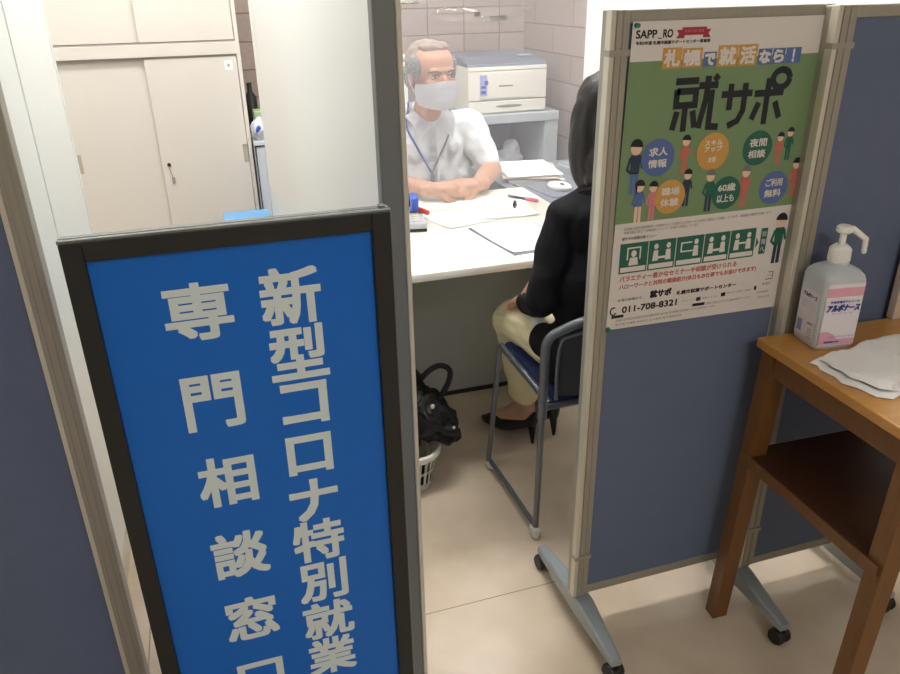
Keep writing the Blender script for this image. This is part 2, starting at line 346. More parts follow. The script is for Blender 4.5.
# ------------------------------------------------------------ low blue partitions
def caster(x, y, z, r, parent, rz=0.0):
    bm = B()
    for s in (-1, 1): lathe(bm, [(0, -0.008), (r * 0.85, -0.008), (r, -0.004), (r, 0.004), (r * 0.85, 0.008), (0, 0.008)], 20, Matrix.Translation((x + s * 0.011 * math.cos(rz), y + s * 0.011 * math.sin(rz), r)) @ Matrix.Rotation(rz, 4, 'Z') @ Matrix.Rotation(R(90), 4, 'Y'))
    c = part('caster', bm, 'black_plastic', parent, True)
    bm = B(); box(bm, (x, y, r * 1.25), (0.036, r * 1.6, r * 1.1), rz, 0.006); cap(bm, (x, y, r), (x, y, z), 0.006, ball=False); part('caster_hood', bm, 'black_plastic', c, True)
def partition(name, label, x0, x1, yf, z0, z1, th, feet, posts=(0.033, 0.033), ys=(-0.19, 0.22), bottom=0.03):
    t = thing(name, label, 'partition', ((x0 + x1) / 2, yf + th / 2, 0))
    bm = B(); b2(bm, x0 + posts[0] * 0.9, x1 - posts[1] * 0.9, yf + 0.004, yf + th - 0.004, z0 + 0.01, z1 - 0.01); part('fabric_panel', bm, 'fabric_blue', t)
    for a, b_ in ((x0, x0 + posts[0]), (x1 - posts[1], x1)):
        wd = b_ - a; bm = B(); b2(bm, a, b_, yf, yf + th, z0, z1, 0.002)
        for q in (0.28, 0.62): b2(bm, a + wd * q, a + wd * (q + 0.1), yf - 0.0018, yf + 0.002, z0, z1)
        po = part('post', bm, 'steel', t)
        bm = B(); b2(bm, a - 0.0012, a + wd * 0.2, yf - 0.0025, yf + th * 0.5, z0, z1 + 0.001, 0.001); part('edge_strip', bm, 'steel_light', po)
        for zz in (z0 + 0.11, z1 - 0.075): bm = B(); b2(bm, a - 0.002, b_ + 0.002, yf - 0.003, yf + th * 0.6, zz, zz + 0.011); part('joint_clip', bm, 'steel', po)
    bm = B(); b2(bm, x0 + posts[0], x1 - posts[1], yf + 0.001, yf + th - 0.001, z1 - 0.022, z1, 0.002); part('rail', bm, 'steel', t)
    bm = B(); b2(bm, x0 + posts[0], x1 - posts[1], yf + 0.001, yf + th - 0.001, z0, z0 + bottom * 0.75, 0.002); part('rail', bm, 'steel', t)
    for fx in feet:
        yc = yf + th / 2; bm = B(); ws = 0.019; we = 0.012
        secs = [(yc + ys[0], we, 0.046, 0.064), (yc + ys[0] + 0.02, we + 0.002, 0.046, 0.068), (yc - 0.03, ws + 0.003, 0.052, 0.095), (yc + 0.03, ws + 0.003, 0.052, 0.095), (yc + ys[1] - 0.02, we + 0.002, 0.046, 0.068), (yc + ys[1], we, 0.046, 0.064)]
        loft(bm, [[(fx - hw, y, zb), (fx + hw, y, zb), (fx + hw, y, zt - 0.004), (fx + hw - 0.005, y, zt), (fx - hw + 0.005, y, zt), (fx - hw, y, zt - 0.004)] for y, hw, zb, zt in secs])
        cap(bm, (fx, yc, 0.06), (fx, yc, z0 + 0.01), 0.014, ball=False)
        f = part('foot', bm, 'foot_grey', t)
        caster(fx, yc + ys[0] + 0.012, 0.05, 0.021, f, 0.2); caster(fx, yc + ys[1] - 0.012, 0.05, 0.021, f, 0.1)
    return t
partition('low_partition', 'blue-grey fabric partition with the green poster pinned to it', 0.694, 1.166, 1.251, 0.104, 1.407, 0.034, (0.72,), (0.037, 0.026))
partition('low_partition', 'blue-grey fabric partition behind the sanitiser bottle and wooden table', 1.138, 1.51, 1.216, 0.092, 1.405, 0.034, (1.148, 1.465), (0.046, 0.04))
partition('low_partition', 'blue-grey fabric partition at the left edge, left of the blue sign', -1.15, -0.252, 1.2, 0.10, 1.407, 0.034, (-1.1, -0.32), (0.033, 0.034))

# ------------------------------------------------------------ tall white booth partitions
def tall(label, x0, x1, y0, y1, zt, feet=True, seam=None, front_post=True, far_post=True, dark='steel_dark'):
    t = thing('tall_partition', label, 'partition', ((x0 + x1) / 2, (y0 + y1) / 2, 0))
    bm = B(); b2(bm, x0 + 0.003, x1 - 0.003, y0 + 0.03 * front_post, y1 - 0.02, 0.06, zt - 0.02)
    part('white_board', bm, 'white_panel', t)
    if front_post:
        bm = B(); b2(bm, x0, x1, y0, y0 + 0.03, 0.0, zt, 0.003); p = part('end_post', bm, dark, t)
        bm = B(); b2(bm, x1 - 0.007, x1 + 0.002, y0 - 0.004, y0 + 0.034, 0.0, zt, 0.002); part('edge_strip', bm, 'steel_light', p)  # lit right edge of the post, put in as a paler strip
    bm = B(); b2(bm, x0, x1, y1 - 0.02, y1, 0, zt, 0.002); part('end_post', bm, 'white_panel', t)
    bm = B(); b2(bm, x0, x1, y0, y1, zt - 0.02, zt, 0.002); part('top_rail', bm, 'steel_light', t)
    bm = B(); b2(bm, x0, x1, y0 + 0.03, y1, 0.0, 0.05, 0.002); part('kick_rail', bm, 'steel_light', t)
    return t
tall('tall white booth partition with dark end post, behind the top of the sign', 0.264, 0.306, 1.19, 3.55, 1.9)
tall('tall white partition forming the right side of the booth', 1.76, 1.80, 1.30, 3.41, 1.9)
tall('near tall white panel left of the cabinet, by the left fabric partition', -0.404, -0.364, 1.27, 2.003, 1.9, front_post=False)
tall('far tall white panel left of the cabinet, touching the cabinet edge', -0.404, -0.364, 2.006, 2.53, 1.9, front_post=False)

# ------------------------------------------------------------ sliding door cabinet
t = thing('sliding_door_cabinet', 'cream steel two-tier cabinet with sliding doors at the back left', 'cabinet', (-0.214, 4.09, 0))
bm = B(); cx0, cx1, cyf, cyb = -0.654, 0.228, 3.9, 4.28
b2(bm, cx0, cx1, cyb - 0.01, cyb, 0, 2.1)
for a in (cx0, cx1 - 0.018): b2(bm, a, a + 0.018, cyf, cyb, 0, 2.1, 0.001)
b2(bm, cx0, cx1, cyf, cyb, 0, 0.07); b2(bm, cx0, cx1, cyf - 0.001, cyb, 1.178, 1.232, 0.001); b2(bm, cx0, cx1, cyf, cyb, 2.07, 2.1)
body = part('body', bm, 'cabinet', t)
for z in (0.07, 1.172, 1.232, 2.064): bm = B(); b2(bm, cx0 + 0.018, cx1 - 0.018, cyf + 0.003, cyf + 0.05, z, z + 0.006); part('door_track', bm, 'cabinet_dark', body)
for (z0, z1, lo) in ((0.078, 1.17, True), (1.24, 2.062, False)):
    for side in (0, 1):
        x0 = cx0 + 0.02 if side == 0 else -0.200 - (0.0 if lo else 0.008)
        x1 = -0.186 if side == 0 else cx1 - 0.02
        yy = cyf + 0.026 if side == 0 else cyf + 0.008
        bm = B(); b2(bm, x0, x1, yy, yy + 0.014, z0, z1, 0.001); d = part('door', bm, 'cabinet', t)
        if lo:
            hx = cx0 + 0.095 if side == 0 else 0.196
            bm = B(); b2(bm, hx - 0.011, hx + 0.011, yy - 0.002, yy + 0.002, 0.675, 0.76, 0.0015); b2(bm, hx - 0.011, hx + 0.011, yy - 0.004, yy, 0.755, 0.763)
            part('recessed_handle', bm, 'plastic_tan', d)
            if side == 1:
                bm = B(); cap(bm, (-0.168, yy + 0.002, 0.69), (-0.168, yy - 0.006, 0.69), 0.009, ball=False); part('lock', bm, 'sign_frame', d)
                bm = B(); cap(bm, (-0.168, yy - 0.006, 0.672), (-0.16, yy - 0.005, 0.63), 0.002); box(bm, (-0.158, yy - 0.005, 0.615), (0.014, 0.002, 0.03), 0, 0.001); part('hanging_key', bm, 'cabinet_dark', d)
                bm = B(); b2(bm, 0.150, 0.186, yy - 0.001, yy + 0.001, 1.108, 1.148); s = part('sticker', bm, 'paper', d)
                bm = B(); disc(bm, 0.168, 1.128, 0.007, 0.008, front(yy - 0.0013)); part('sticker_print', bm, 'plastic_tan', s)
# narrow rack and items beside the cabinet
t = thing('narrow_rack', 'narrow pale rack squeezed between the cabinet and white booth partition', 'rack', (0.27, 3.95, 0))
bm = B(); b2(bm, 0.236, 0.33, 3.85, 4.2, 0.0, 0.78, 0.003); part('body', bm, 'grey_device', t)
bm = B(); b2(bm, 0.238, 0.244, 3.846, 3.852, 0.03, 0.76); b2(bm, 0.286, 0.292, 3.846, 3.852, 0.03, 0.76); b2(bm, 0.238, 0.292, 3.846, 3.852, 0.754, 0.76); part('door_gap', bm, 'sign_frame', t)
bm = B(); ell(bm, (0.268, 3.9, 0.832), (0.036, 0.05, 0.052)); recentre(tag(blob('plastic_bag', bm, 'grey_device', None, 0.006, 2, lambda c: c + noise.noise_vector(c * 30) * 0.012), 'crumpled white plastic bag on top of the narrow rack', 'bag'))
bm = B(); cap(bm, (0.262, 3.862, 0.825), (0.268, 3.85, 0.845), 0.013, 0.01); recentre(tag(part('blue_cap', bm, 'blue_thing', None, True), 'small blue item in front of the crumpled plastic bag', 'cap'))
bm = B(); b2(bm, 0.262, 0.31, 4.0, 4.1, 0.78, 0.90, 0.008); recentre(tag(part('green_box', bm, 'green_thing'), 'pale green box behind the crumpled bag on the rack', 'box'))
bm = B(); lathe(bm, [(0, 0), (0.03, 0), (0.03, 0.17), (0.012, 0.2), (0.012, 0.24), (0, 0.24)], 20, Matrix.Translation((0.266, 4.15, 0.78))); recentre(tag(part('dark_bottle', bm, 'black_plastic', None, True), 'black bottle standing behind the pale green box', 'bottle'))
t = thing('storage_box', 'sky blue plastic box on the floor in front of the white cabinet', 'box', (0.12, 3.55, 0))
bm = B(); b2(bm, 0.05, 0.25, 3.42, 3.68, 0, 0.46, 0.01); part('body', bm, 'sky_blue', t)
bm = B(); b2(bm, 0.045, 0.255, 3.415, 3.685, 0.46, 0.49, 0.006); part('lid', bm, 'sky_blue', t)

# ------------------------------------------------------------ desk with items
DX0, DX1, DY0, DY1, DZ = 0.315, 1.20, 1.957, 2.80, 0.71
t = thing('office_desk', 'off-white topped office desk with grey modesty panel in the booth', 'desk', (0.76, 2.38, 0))
bm = B(); b2(bm, DX0, DX1, DY0, DY1, DZ - 0.026, DZ, 0.006); part('desktop', bm, 'desk_top', t, True)
bm = B(); b2(bm, DX0 + 0.03, DX1 - 0.03, 2.478, 2.50, 0.018, DZ - 0.026); mp_ = part('modesty_panel', bm, 'desk_grey', t)
bm = B(); b2(bm, DX0 + 0.03, DX1 - 0.03, 2.476, 2.50, 0.0, 0.018); part('base_strip', bm, 'base_black', mp_)
for a in (DX0 + 0.005, DX1 - 0.03):
    bm = B(); b2(bm, a, a + 0.025, 2.25, DY1 - 0.05, 0.0, DZ - 0.026, 0.002); part('side_panel', bm, 'desk_grey', t)
t = thing('side_table', 'grey side table right of the desk, holding paper stack and mouse', 'table', (1.4, 2.95, 0))
bm = B(); b2(bm, 1.204, 1.70, 2.52, 3.25, 0.675, 0.70, 0.004); part('tabletop', bm, 'grey_top', t)
for a, b_ in ((1.225, 2.56), (1.66, 2.56), (1.225, 3.2), (1.66, 3.2)):
    bm = B(); b2(bm, a - 0.015, a + 0.015, b_ - 0.015, b_ + 0.015, 0, 0.675, 0.002); part('leg', bm, 'desk_grey', t)
t = thing('side_table', 'grey low unit behind the desk next to the man', 'table', (1.178, 3.05, 0))
bm = B(); b2(bm, 1.155, 1.20, 2.82, 3.3, 0, 0.695, 0.003); part('cabinet_body', bm, 'grey_top', t)

def sheet(bm, c, w_, h_, rz, z, th=0.0006, curl=0.0):
    n = 6; g = [[None] * (n + 1) for _ in range(n + 1)]; m = Matrix.Translation((c[0], c[1], z)) @ Matrix.Rotation(rz, 4, 'Z')
    for dz in (0, th):
        for i in range(n + 1):
            for j in range(n + 1):
                u = i / n - 0.5; v = j / n - 0.5
                g[i][j] = bm.verts.new(m @ Vector((u * w_, v * h_, dz + curl * (abs(u) * 2) ** 3 * (abs(v) * 2) ** 3)))
        for i in range(n):
            for j in range(n): bm.faces.new((g[i][j], g[i + 1][j], g[i + 1][j + 1], g[i][j + 1]))
def desk_paper(c, w_, h_, rz, z, label, lines=True, th=0.0006, m='paper'):
    bm = B(); sheet(bm, c, w_, h_, rz, z, th, 0.003); o = part('paper_sheet', bm, m)
    recentre(o); tag(o, label, 'paper')
    if lines:
        mt = Matrix.Translation((c[0], c[1], z + th + 0.0006)) @ Matrix.Rotation(rz, 4, 'Z'); bm = B()
        for k in range(9):
            v = -h_ * 0.36 + k * h_ * 0.08; ln = w_ * random.uniform(0.25, 0.38)
            poly(bm, [mt @ Vector(p) for p in ((-w_ * 0.38, v, 0), (-w_ * 0.38 + ln * 2, v, 0), (-w_ * 0.38 + ln * 2, v + 0.0012, 0), (-w_ * 0.38, v + 0.0012, 0))])
        part('print_lines', bm, 'paper_grey', o)
desk_paper((0.933, 2.185), 0.215, 0.30, R(7), DZ + 0.0035, 'white form nearest the woman, overhanging the front edge of desk', th=0.0012)
desk_paper((0.85, 2.47), 0.27, 0.20, R(15), DZ + 0.001, 'blank white sheet on the desk in front of the man\'s hands', False)
desk_paper((1.0, 2.50), 0.20, 0.21, R(-4), DZ + 0.0022, 'white sheet between the pen and the man\'s folded hands', False)
# clipboard under the front form
bm = B(); box(bm, (0.935, 2.18, DZ + 0.0017), (0.228, 0.315, 0.003), R(7), 0.001); recentre(tag(part('clipboard', bm, 'paper_grey'), 'thin grey clipboard under the white form at desk edge', 'clipboard'))
# pens
t = thing('ballpoint_pen', 'dark pen with pink grip on the right end of the desk', 'pen', (1.11, 2.62, DZ))
bm = B(); cap(bm, (1.085, 2.66, DZ + 0.006), (1.135, 2.585, DZ + 0.006), 0.0045); part('barrel', bm, 'dark_cord', t, True)
bm = B(); cap(bm, (1.13, 2.592, DZ + 0.007), (1.155, 2.553, DZ + 0.007), 0.0065, 0.006); part('grip', bm, 'p_pink', t, True)
t = thing('rubber_stamp', 'tiny black stamp lying near the middle of the desk', 'stamp', (1.05, 2.51, DZ))
bm = B(); cap(bm, (1.05, 2.515, DZ + 0.01), (1.063, 2.545, DZ + 0.013), 0.007, 0.006); part('handle', bm, 'black_plastic', t, True)
bm = B(); cap(bm, (1.047, 2.508, DZ + 0.009), (1.04, 2.492, DZ + 0.008), 0.0035); part('tip', bm, 'dark_cord', t, True)
# silver device with blue dispenser and red marker
t = thing('desk_calculator', 'silver-grey calculator at the left end of the desk', 'calculator', (0.58, 2.44, DZ))
bm = B(); box(bm, (0.60, 2.455, DZ + 0.02), (0.165, 0.20, 0.022), R(-10), 0.005); part('case', bm, 'grey_device', t, True)
bm = B(); box(bm, (0.60, 2.455, DZ + 0.006), (0.168, 0.203, 0.010), R(-10), 0.002); part('base', bm, 'black_plastic', t)
bm = B()
for i in range(4):
    for j in range(4): p = Matrix.Translation((0.60, 2.455, DZ + 0.033)) @ Matrix.Rotation(R(-10), 4, 'Z') @ Vector((-0.054 + i * 0.036, -0.075 + j * 0.03, 0)); box(bm, p, (0.026, 0.019, 0.006), R(-10), 0.002)
part('keypad', bm, 'printer', t)
bm = B(); lathe(bm, [(0.014, -0.012), (0.032, -0.012), (0.034, 0), (0.032, 0.012), (0.014, 0.012)], 24, Matrix.Translation((0.655, 2.475, DZ + 0.067)) @ Matrix.Rotation(R(90), 4, 'Y') ); tag(recentre(part('tape_roll', bm, 'blue_thing', None, True)), 'bright blue tape roll standing on the silver calculator', 'tape')
bm = B(); cap(bm, (0.668, 2.52, DZ + 0.040), (0.693, 2.43, DZ + 0.040), 0.007, 0.009); r_ = tag(recentre(part('marker_pen', bm, 'red_thing', None, True)), 'red marker pen lying along the calculator\'s right edge', 'pen')

# paper stack, mouse, tray on the side table
for k, (c, rz, lab) in enumerate((((1.335, 3.03), R(-12), 'lowest fanned document of the pile right of the man'), ((1.33, 3.035), R(-20), 'middle document of the pile right of the man'), ((1.325, 3.045), R(-8), 'topmost document of the pile right of the man'))):
    bm = B(); sheet(bm, c, 0.235, 0.31, rz, 0.7005 + k * 0.009, 0.006, 0.0); o = part('document', bm, 'paper' if k != 1 else 'beige_card'); recentre(o); tag(o, lab, 'document')
t = thing('computer_mouse', 'white computer mouse on grey mat beside the black jacket shoulder', 'mouse', (1.335, 2.74, 0.70))
bm = B(); ell(bm, (1.335, 2.74, 0.712), (0.036, 0.058, 0.02), (0, 0, R(25))); part('shell', bm, 'pump', t, True)
bm = B(); cap(bm, (1.328, 2.712, 0.729), (1.334, 2.702, 0.728), 0.004); part('wheel', bm, 'black_plastic', t, True)
bm = B(); box(bm, (1.36, 2.735, 0.7015), (0.24, 0.2, 0.002), R(8), 0.0008); recentre(tag(part('mouse_mat', bm, 'grey_top'), 'dark grey mat under the white computer mouse', 'mat'))
t = thing('letter_tray', 'clear grey tray right of the document pile on the side table', 'tray', (1.52, 2.92, 0.7))
bm = B(); b2(bm, 1.47, 1.66, 2.80, 3.05, 0.70, 0.705); part('base', bm, 'rack', t)
bm = B(); b2(bm, 1.47, 1.475, 2.80, 3.05, 0.70, 0.735); b2(bm, 1.655, 1.66, 2.80, 3.05, 0.70, 0.735); b2(bm, 1.47, 1.66, 3.045, 3.05, 0.70, 0.735); part('rim', bm, 'rack', t)

# ------------------------------------------------------------ printer on rack
RX0, RX1, RY0, RY1, RZ = 1.16, 1.765, 3.66, 4.15, 0.857
t = thing('printer_rack', 'open blue-grey rack under the printer', 'rack', ((RX0 + RX1) / 2, 3.9, 0))
bm = B(); b2(bm, RX0, RX1, RY0, RY1, RZ - 0.045, RZ, 0.004); part('top', bm, 'rack', t)
for a, wa in ((RX0, 0.03), (RX1 - 0.075, 0.075)): bm = B(); b2(bm, a, a + wa, RY0 + 0.01, RY1, 0, RZ - 0.045, 0.003); part('side_panel', bm, 'rack', t)
bm = B(); b2(bm, RX0 + 0.03, RX1 - 0.03, RY1 - 0.015, RY1, 0.02, RZ - 0.045); part('back_panel', bm, 'rack_in', t)
for z in (0.06, 0.535): bm = B(); b2(bm, RX0 + 0.03, RX1 - 0.03, RY0 + 0.02, RY1 - 0.015, z, z + 0.02, 0.002); part('shelf', bm, 'rack', t)
PX0, PX1, PY0, PY1 = 1.285, 1.706, 3.70, 4.12
t = thing('laser_printer', 'cream laser printer with slate lid on the grey rack', 'printer', ((PX0 + PX1) / 2, 3.9, RZ))
bm = B(); b2(bm, PX0, PX1, PY0, PY1, RZ + 0.003, RZ + 0.226, 0.006); body = part('body', bm, 'printer', t)
bm = B(); b2(bm, PX0 + 0.06, PX1 - 0.08, PY0 - 0.004, PY0 + 0.01, RZ + 0.073, RZ + 0.2, 0.003); part('front_door', bm, 'printer', t)
bm = B(); b2(bm, PX0 + 0.16, PX0 + 0.235, PY0 - 0.006, PY0, RZ + 0.13, RZ + 0.137, 0.002); part('door_emblem', bm, 'printer_dark', t)
bm = B(); b2(bm, PX0 + 0.004, PX1 - 0.004, PY0 - 0.005, PY0 + 0.02, RZ + 0.008, RZ + 0.062, 0.003); tr = part('paper_tray', bm, 'printer', t)
bm = B(); ell(bm, (PX0 + 0.215, PY0 - 0.004, RZ + 0.036), (0.075, 0.004, 0.008)); part('tray_handle', bm, 'printer_dark', tr)
bm = B(); b2(bm, PX0 + 0.002, PX1 - 0.002, PY0 - 0.0012, PY0 + 0.001, RZ + 0.063, RZ + 0.069); b2(bm, PX0 + 0.002, PX1 - 0.002, PY0 - 0.0012, PY0 + 0.001, RZ + 0.205, RZ + 0.208); part('seam', bm, 'printer_dark', body)
bm = B(); prism(bm, [(PX0, PY0 + 0.002, RZ + 0.226), (PX0, PY1, RZ + 0.226), (PX0, PY1, RZ + 0.27), (PX0, PY0 + 0.14, RZ + 0.262), (PX0, PY0 + 0.012, RZ + 0.238)], (PX1 - PX0, 0, 0)); lid = part('output_lid', bm, 'printer_lid', t)
bm = B(); box(bm, (PX1 - 0.075, PY0 + 0.12, RZ + 0.265), (0.07, 0.03, 0.006), 0, 0.002); part('button_panel', bm, 'grey_device', lid)
bm = B(); b2(bm, PX0 + 0.06, PX0 + 0.098, PY0 - 0.0055, PY0 - 0.004, RZ + 0.09, RZ + 0.188); st = part('sticker', bm, 'l_pale', t)
bm = B(); disc(bm, PX0 + 0.093, RZ + 0.152, 0.010, 0.012, front(PY0 - 0.0065)); rect(bm, PX0 + 0.065, PX0 + 0.09, RZ + 0.1, RZ + 0.115, front(PY0 - 0.0065)); rect(bm, PX0 + 0.065, PX0 + 0.09, RZ + 0.125, RZ + 0.137, front(PY0 - 0.0065)); part('sticker_print', bm, 'l_blue', st)
bm = B(); ell(bm, (1.54, 3.84, 0.60), (0.10, 0.08, 0.045)); ell(bm, (1.57, 3.82, 0.64), (0.05, 0.04, 0.06))
recentre(tag(blob('plastic_bag', bm, 'grey_device', None, 0.006, 1, lambda c: c + noise.noise_vector(c * 22) * 0.022), 'crumpled clear plastic bag on the rack shelf below the printer', 'bag'))
t = thing('white_cabinet', 'white low cabinet with ridged top trays behind the man\'s shoulder', 'cabinet', (0.8, 4.05, 0))
bm = B(); b2(bm, 0.60, 1.02, 3.86, 4.27, 0, 1.05, 0.004); part('body', bm, 'white_panel', t)
for k in range(3): bm = B(); b2(bm, 0.605, 1.018, 3.85, 4.26, 1.055 + k * 0.033, 1.077 + k * 0.033, 0.004); part('tray', bm, 'printer', t)

# ------------------------------------------------------------ clear vinyl sheet hung over the desk
t = thing('vinyl_sheet', 'clear wrinkled vinyl splash sheet hanging between man and woman', 'vinyl sheet', (1.0, 2.59, 0.735))
bm = B(); nx, nz_ = 90, 60; g = []
for i in range(nx + 1):
    row = []
    for j in range(nz_ + 1):
        x = 0.33 + (1.72 - 0.33) * i / nx; z = 0.735 + (1.60 - 0.735) * j / nz_
        k = math.exp(-((z - 1.40 - 0.03 * math.sin(x * 5)) / 0.045) ** 2)
        y = 2.59 + 0.012 * math.sin(x * 9 + z * 2) + 0.012 * noise.noise(Vector((x * 4, 0, z * 3))) + k * 0.028 * noise.noise(Vector((x * 5, 3, z * 55))) + k * 0.006 * noise.noise(Vector((x * 50, 3, z * 80)))
        row.append(bm.verts.new((x, y, z)))
    g.append(row)
for i in range(nx):
    for j in range(nz_): bm.faces.new((g[i][j], g[i + 1][j], g[i + 1][j + 1], g[i][j + 1]))
part('film', bm, 'film', t, True)
bm = B(); cap(bm, (0.308, 2.59, 1.605), (1.758, 2.59, 1.605), 0.008, ball=False); part('hanging_rod', bm, 'steel_light', t, True)

# ------------------------------------------------------------ people helpers
def head(parent, M4, skin='skin', eyes=True, fem=False):
    """head built around origin, face towards -Y, 0.235 tall; returns list of shapes put through M4"""
    pass
def head_shapes(bm, T, sc_=1.0):
    def E(c, r, rot=(0, 0, 0)):
        from mathutils import Euler
        rr = bmesh.ops.create_uvsphere(bm, u_segments=24, v_segments=16, radius=1)
        xf(rr['verts'], T @ Matrix.Translation(c) @ Euler(rot).to_matrix().to_4x4() @ Matrix.Diagonal((*r, 1)))
    E((0, 0.012, 0.035), (0.075, 0.093, 0.083)); E((0, -0.018, -0.03), (0.060, 0.066, 0.075)); E((0, -0.035, -0.078), (0.042, 0.045, 0.036)); E((0, -0.062, -0.098), (0.02, 0.018, 0.014))
    E((0, -0.068, 0.022), (0.05, 0.018, 0.012))
    E((0, -0.088, -0.018), (0.011, 0.016, 0.026), (R(-18), 0, 0)); E((0, -0.1, -0.034), (0.016, 0.013, 0.011)); E((0, -0.08, -0.064), (0.024, 0.012, 0.007)); E((0, -0.078, -0.074), (0.021, 0.011, 0.006))
    for s in (-1, 1):
        E((s * 0.038, -0.058, -0.028), (0.022, 0.02, 0.022)); E((s * 0.076, 0.012, -0.008), (0.008, 0.02, 0.031), (R(10), 0, s * R(20)))
    return E
def mask_mesh(name, parent, T, m='mask', loops=True):
    bm = B(); g = []; nu, nv = 24, 16
    for j in range(nv + 1):
        v = j / nv; row = []
        z = -0.016 - 0.098 * v
        for i in range(nu + 1):
            u = (i / nu - 0.5) * 2; a = u * R(84 if 0.1 < v < 0.9 else 80)
            ry = 0.118 - 0.010 * abs(v - 0.35) - 0.028 * max(0, v - 0.6) * 2; rx = 0.079 - 0.012 * v
            y = -ry * math.cos(a) ** 1.0 * (1 if abs(u) < 2 else 1) + 0.004
            zz = z - (0.004 + 0.010 * math.cos(a)) * 0.6 + 0.014 * (1 - abs(v)) * math.cos(a) ** 3
            if v > 0.5: zz += 0.012 * abs(u) ** 2 * (v - 0.5) * 2
            zz -= (1 - v) * 0.010 * abs(u) ** 2
            y += 0.0015 * math.sin(v * 26) * math.cos(a)
            row.append(bm.verts.new(T @ Vector((rx * math.sin(a), y, zz))))
        g.append(row)
    for j in range(nv):
        for i in range(nu): bm.faces.new((g[j][i], g[j][i + 1], g[j + 1][i + 1], g[j + 1][i]))
    bmesh.ops.solidify(bm, geom=bm.faces[:], thickness=0.0015)
    o = part(name, bm, m, parent, True)
    for s in ((-1, 1) if loops else ()):
        bm = B(); tube(bm, smooth_path([T @ Vector(p) for p in ((s * 0.072, -0.012, -0.024), (s * 0.078, 0.010, 0.004), (s * 0.080, 0.028, 0.010), (s * 0.078, 0.024, -0.028), (s * 0.062, -0.012, -0.090))], 5), 0.0011, 6); part('ear_loop', bm, m, o, True)
    return o
def eye_parts(parent, T, open_=1.0):
    for s in (-1, 1):
        bm = B(); rr = bmesh.ops.create_uvsphere(bm, u_segments=16, v_segments=10, radius=0.0125); xf(rr['verts'], T @ Matrix.Translation((s * 0.031, -0.0665, 0.0)) @ Matrix.Diagonal((1.1, 1, 0.45 * open_, 1))); e = part('eye', bm, 'eye_white', parent, True)
        bm = B(); rr = bmesh.ops.create_uvsphere(bm, u_segments=14, v_segments=8, radius=0.0052); xf(rr['verts'], T @ Matrix.Translation((s * 0.032, -0.0765, -0.0005))@ Matrix.Diagonal((1, 0.7, 0.9, 1))); part('iris', bm, 'iris', e, True)
        bm = B(); tube(bm, [T @ Vector(p) for p in ((s * 0.014, -0.0835, 0.016), (s * 0.028, -0.083, 0.0215), (s * 0.043, -0.073, 0.020), (s * 0.053, -0.060, 0.014))], [0.0028, 0.0036, 0.0032, 0.0015], 8); part('eyebrow', bm, 'brow', parent, True)
        bm = B(); tube(bm, [T @ Vector(p) for p in ((s * 0.018, -0.0755, 0.002), (s * 0.031, -0.079, 0.0068), (s * 0.046, -0.070, 0.001))], 0.0018, 6); part('upper_eyelid', bm, 'brow', parent, True)
def hand_shapes(bm, wrist, direc, palm_n, curl=0.5, side=1, scale=1.0, spread=0.12):
    """palm and five fingers. direc: along fingers, palm_n: direction the palm faces, side: which side thumb is (+1/-1 along direc x palm_n)"""
    d = Vector(direc).normalized(); n = Vector(palm_n).normalized(); n = (n - d * n.dot(d)).normalized(); s = d.cross(n).normalized() * side; w0 = Vector(wrist); k = scale
    cap(bm, w0 - d * 0.03, w0 + d * 0.01, 0.025 * k, 0.023 * k)
    for q in (-0.026, -0.009, 0.009, 0.026): cap(bm, w0 + s * q * 0.6 * k, w0 + d * 0.078 * k + s * q * k, 0.0155 * k, 0.0125 * k)
    L = [0.066, 0.074, 0.069, 0.053]
    for i in range(4):
        q = (0.030 - i * 0.0195) * k; base = w0 + d * 0.082 * k + s * q; ang = curl * (0.7 + 0.08 * i); p = base - d * 0.015; r = 0.0095 * k - i * 0.0004
        dirv = (d + s * (spread * (1 - i / 1.5))).normalized(); pts = [p]
        for seg, f in enumerate((0.5, 0.3, 0.24)):
            a = ang * (seg + 0.6); dv = (dirv * math.cos(a) + n * math.sin(a)).normalized(); p2 = p + dv * (L[i] * k * f + (0.015 if seg == 0 else 0)); cap(bm, p, p2, r, r * 0.9); p = p2; r *= 0.9
    b0 = w0 + d * 0.02 * k + s * 0.024 * k; b1 = b0 + (d * 0.6 + s * 0.65 + n * 0.35).normalized() * 0.04 * k; b2_ = b1 + (d * 0.9 + s * 0.15 + n * 0.4).normalized() * 0.03 * k; b3 = b2_ + (d * 0.9 - s * 0.1 + n * 0.35).normalized() * 0.024 * k
    cap(bm, b0, b1, 0.016 * k, 0.0125 * k); cap(bm, b1, b2_, 0.0115 * k, 0.0105 * k); cap(bm, b2_, b3, 0.0105 * k, 0.009 * k)

# ------------------------------------------------------------ the man
HC = Vector((0.855, 2.87, 1.150))
man = thing('person', 'grey-haired person in white short-sleeved shirt and white mask, hands folded on desk', 'person', (0.86, 3.05, 0))
T = Matrix.Translation(HC) @ Matrix.Rotation(R(14), 4, 'Z') @ Matrix.Rotation(R(2), 4, 'X') @ Matrix.Diagonal((1.08, 1.03, 0.97, 1))
bm = B(); head_shapes(bm, T)
cap(bm, HC + Vector((0.0, 0.03, -0.06)), (0.862, 2.99, 0.985), 0.054, 0.056)
SL, SR = Vector((1.045, 3.01, 0.93)), Vector((0.672, 3.01, 0.93))
cap(bm, (0.862, 3.01, 0.95), (0.86, 3.05, 0.80), 0.05, 0.07)
EL, ER = Vector((1.105, 2.90, 0.765)), Vector((0.61, 2.93, 0.765))
WL, WR = Vector((0.985, 2.735, 0.752)), Vector((0.805, 2.72, 0.752))
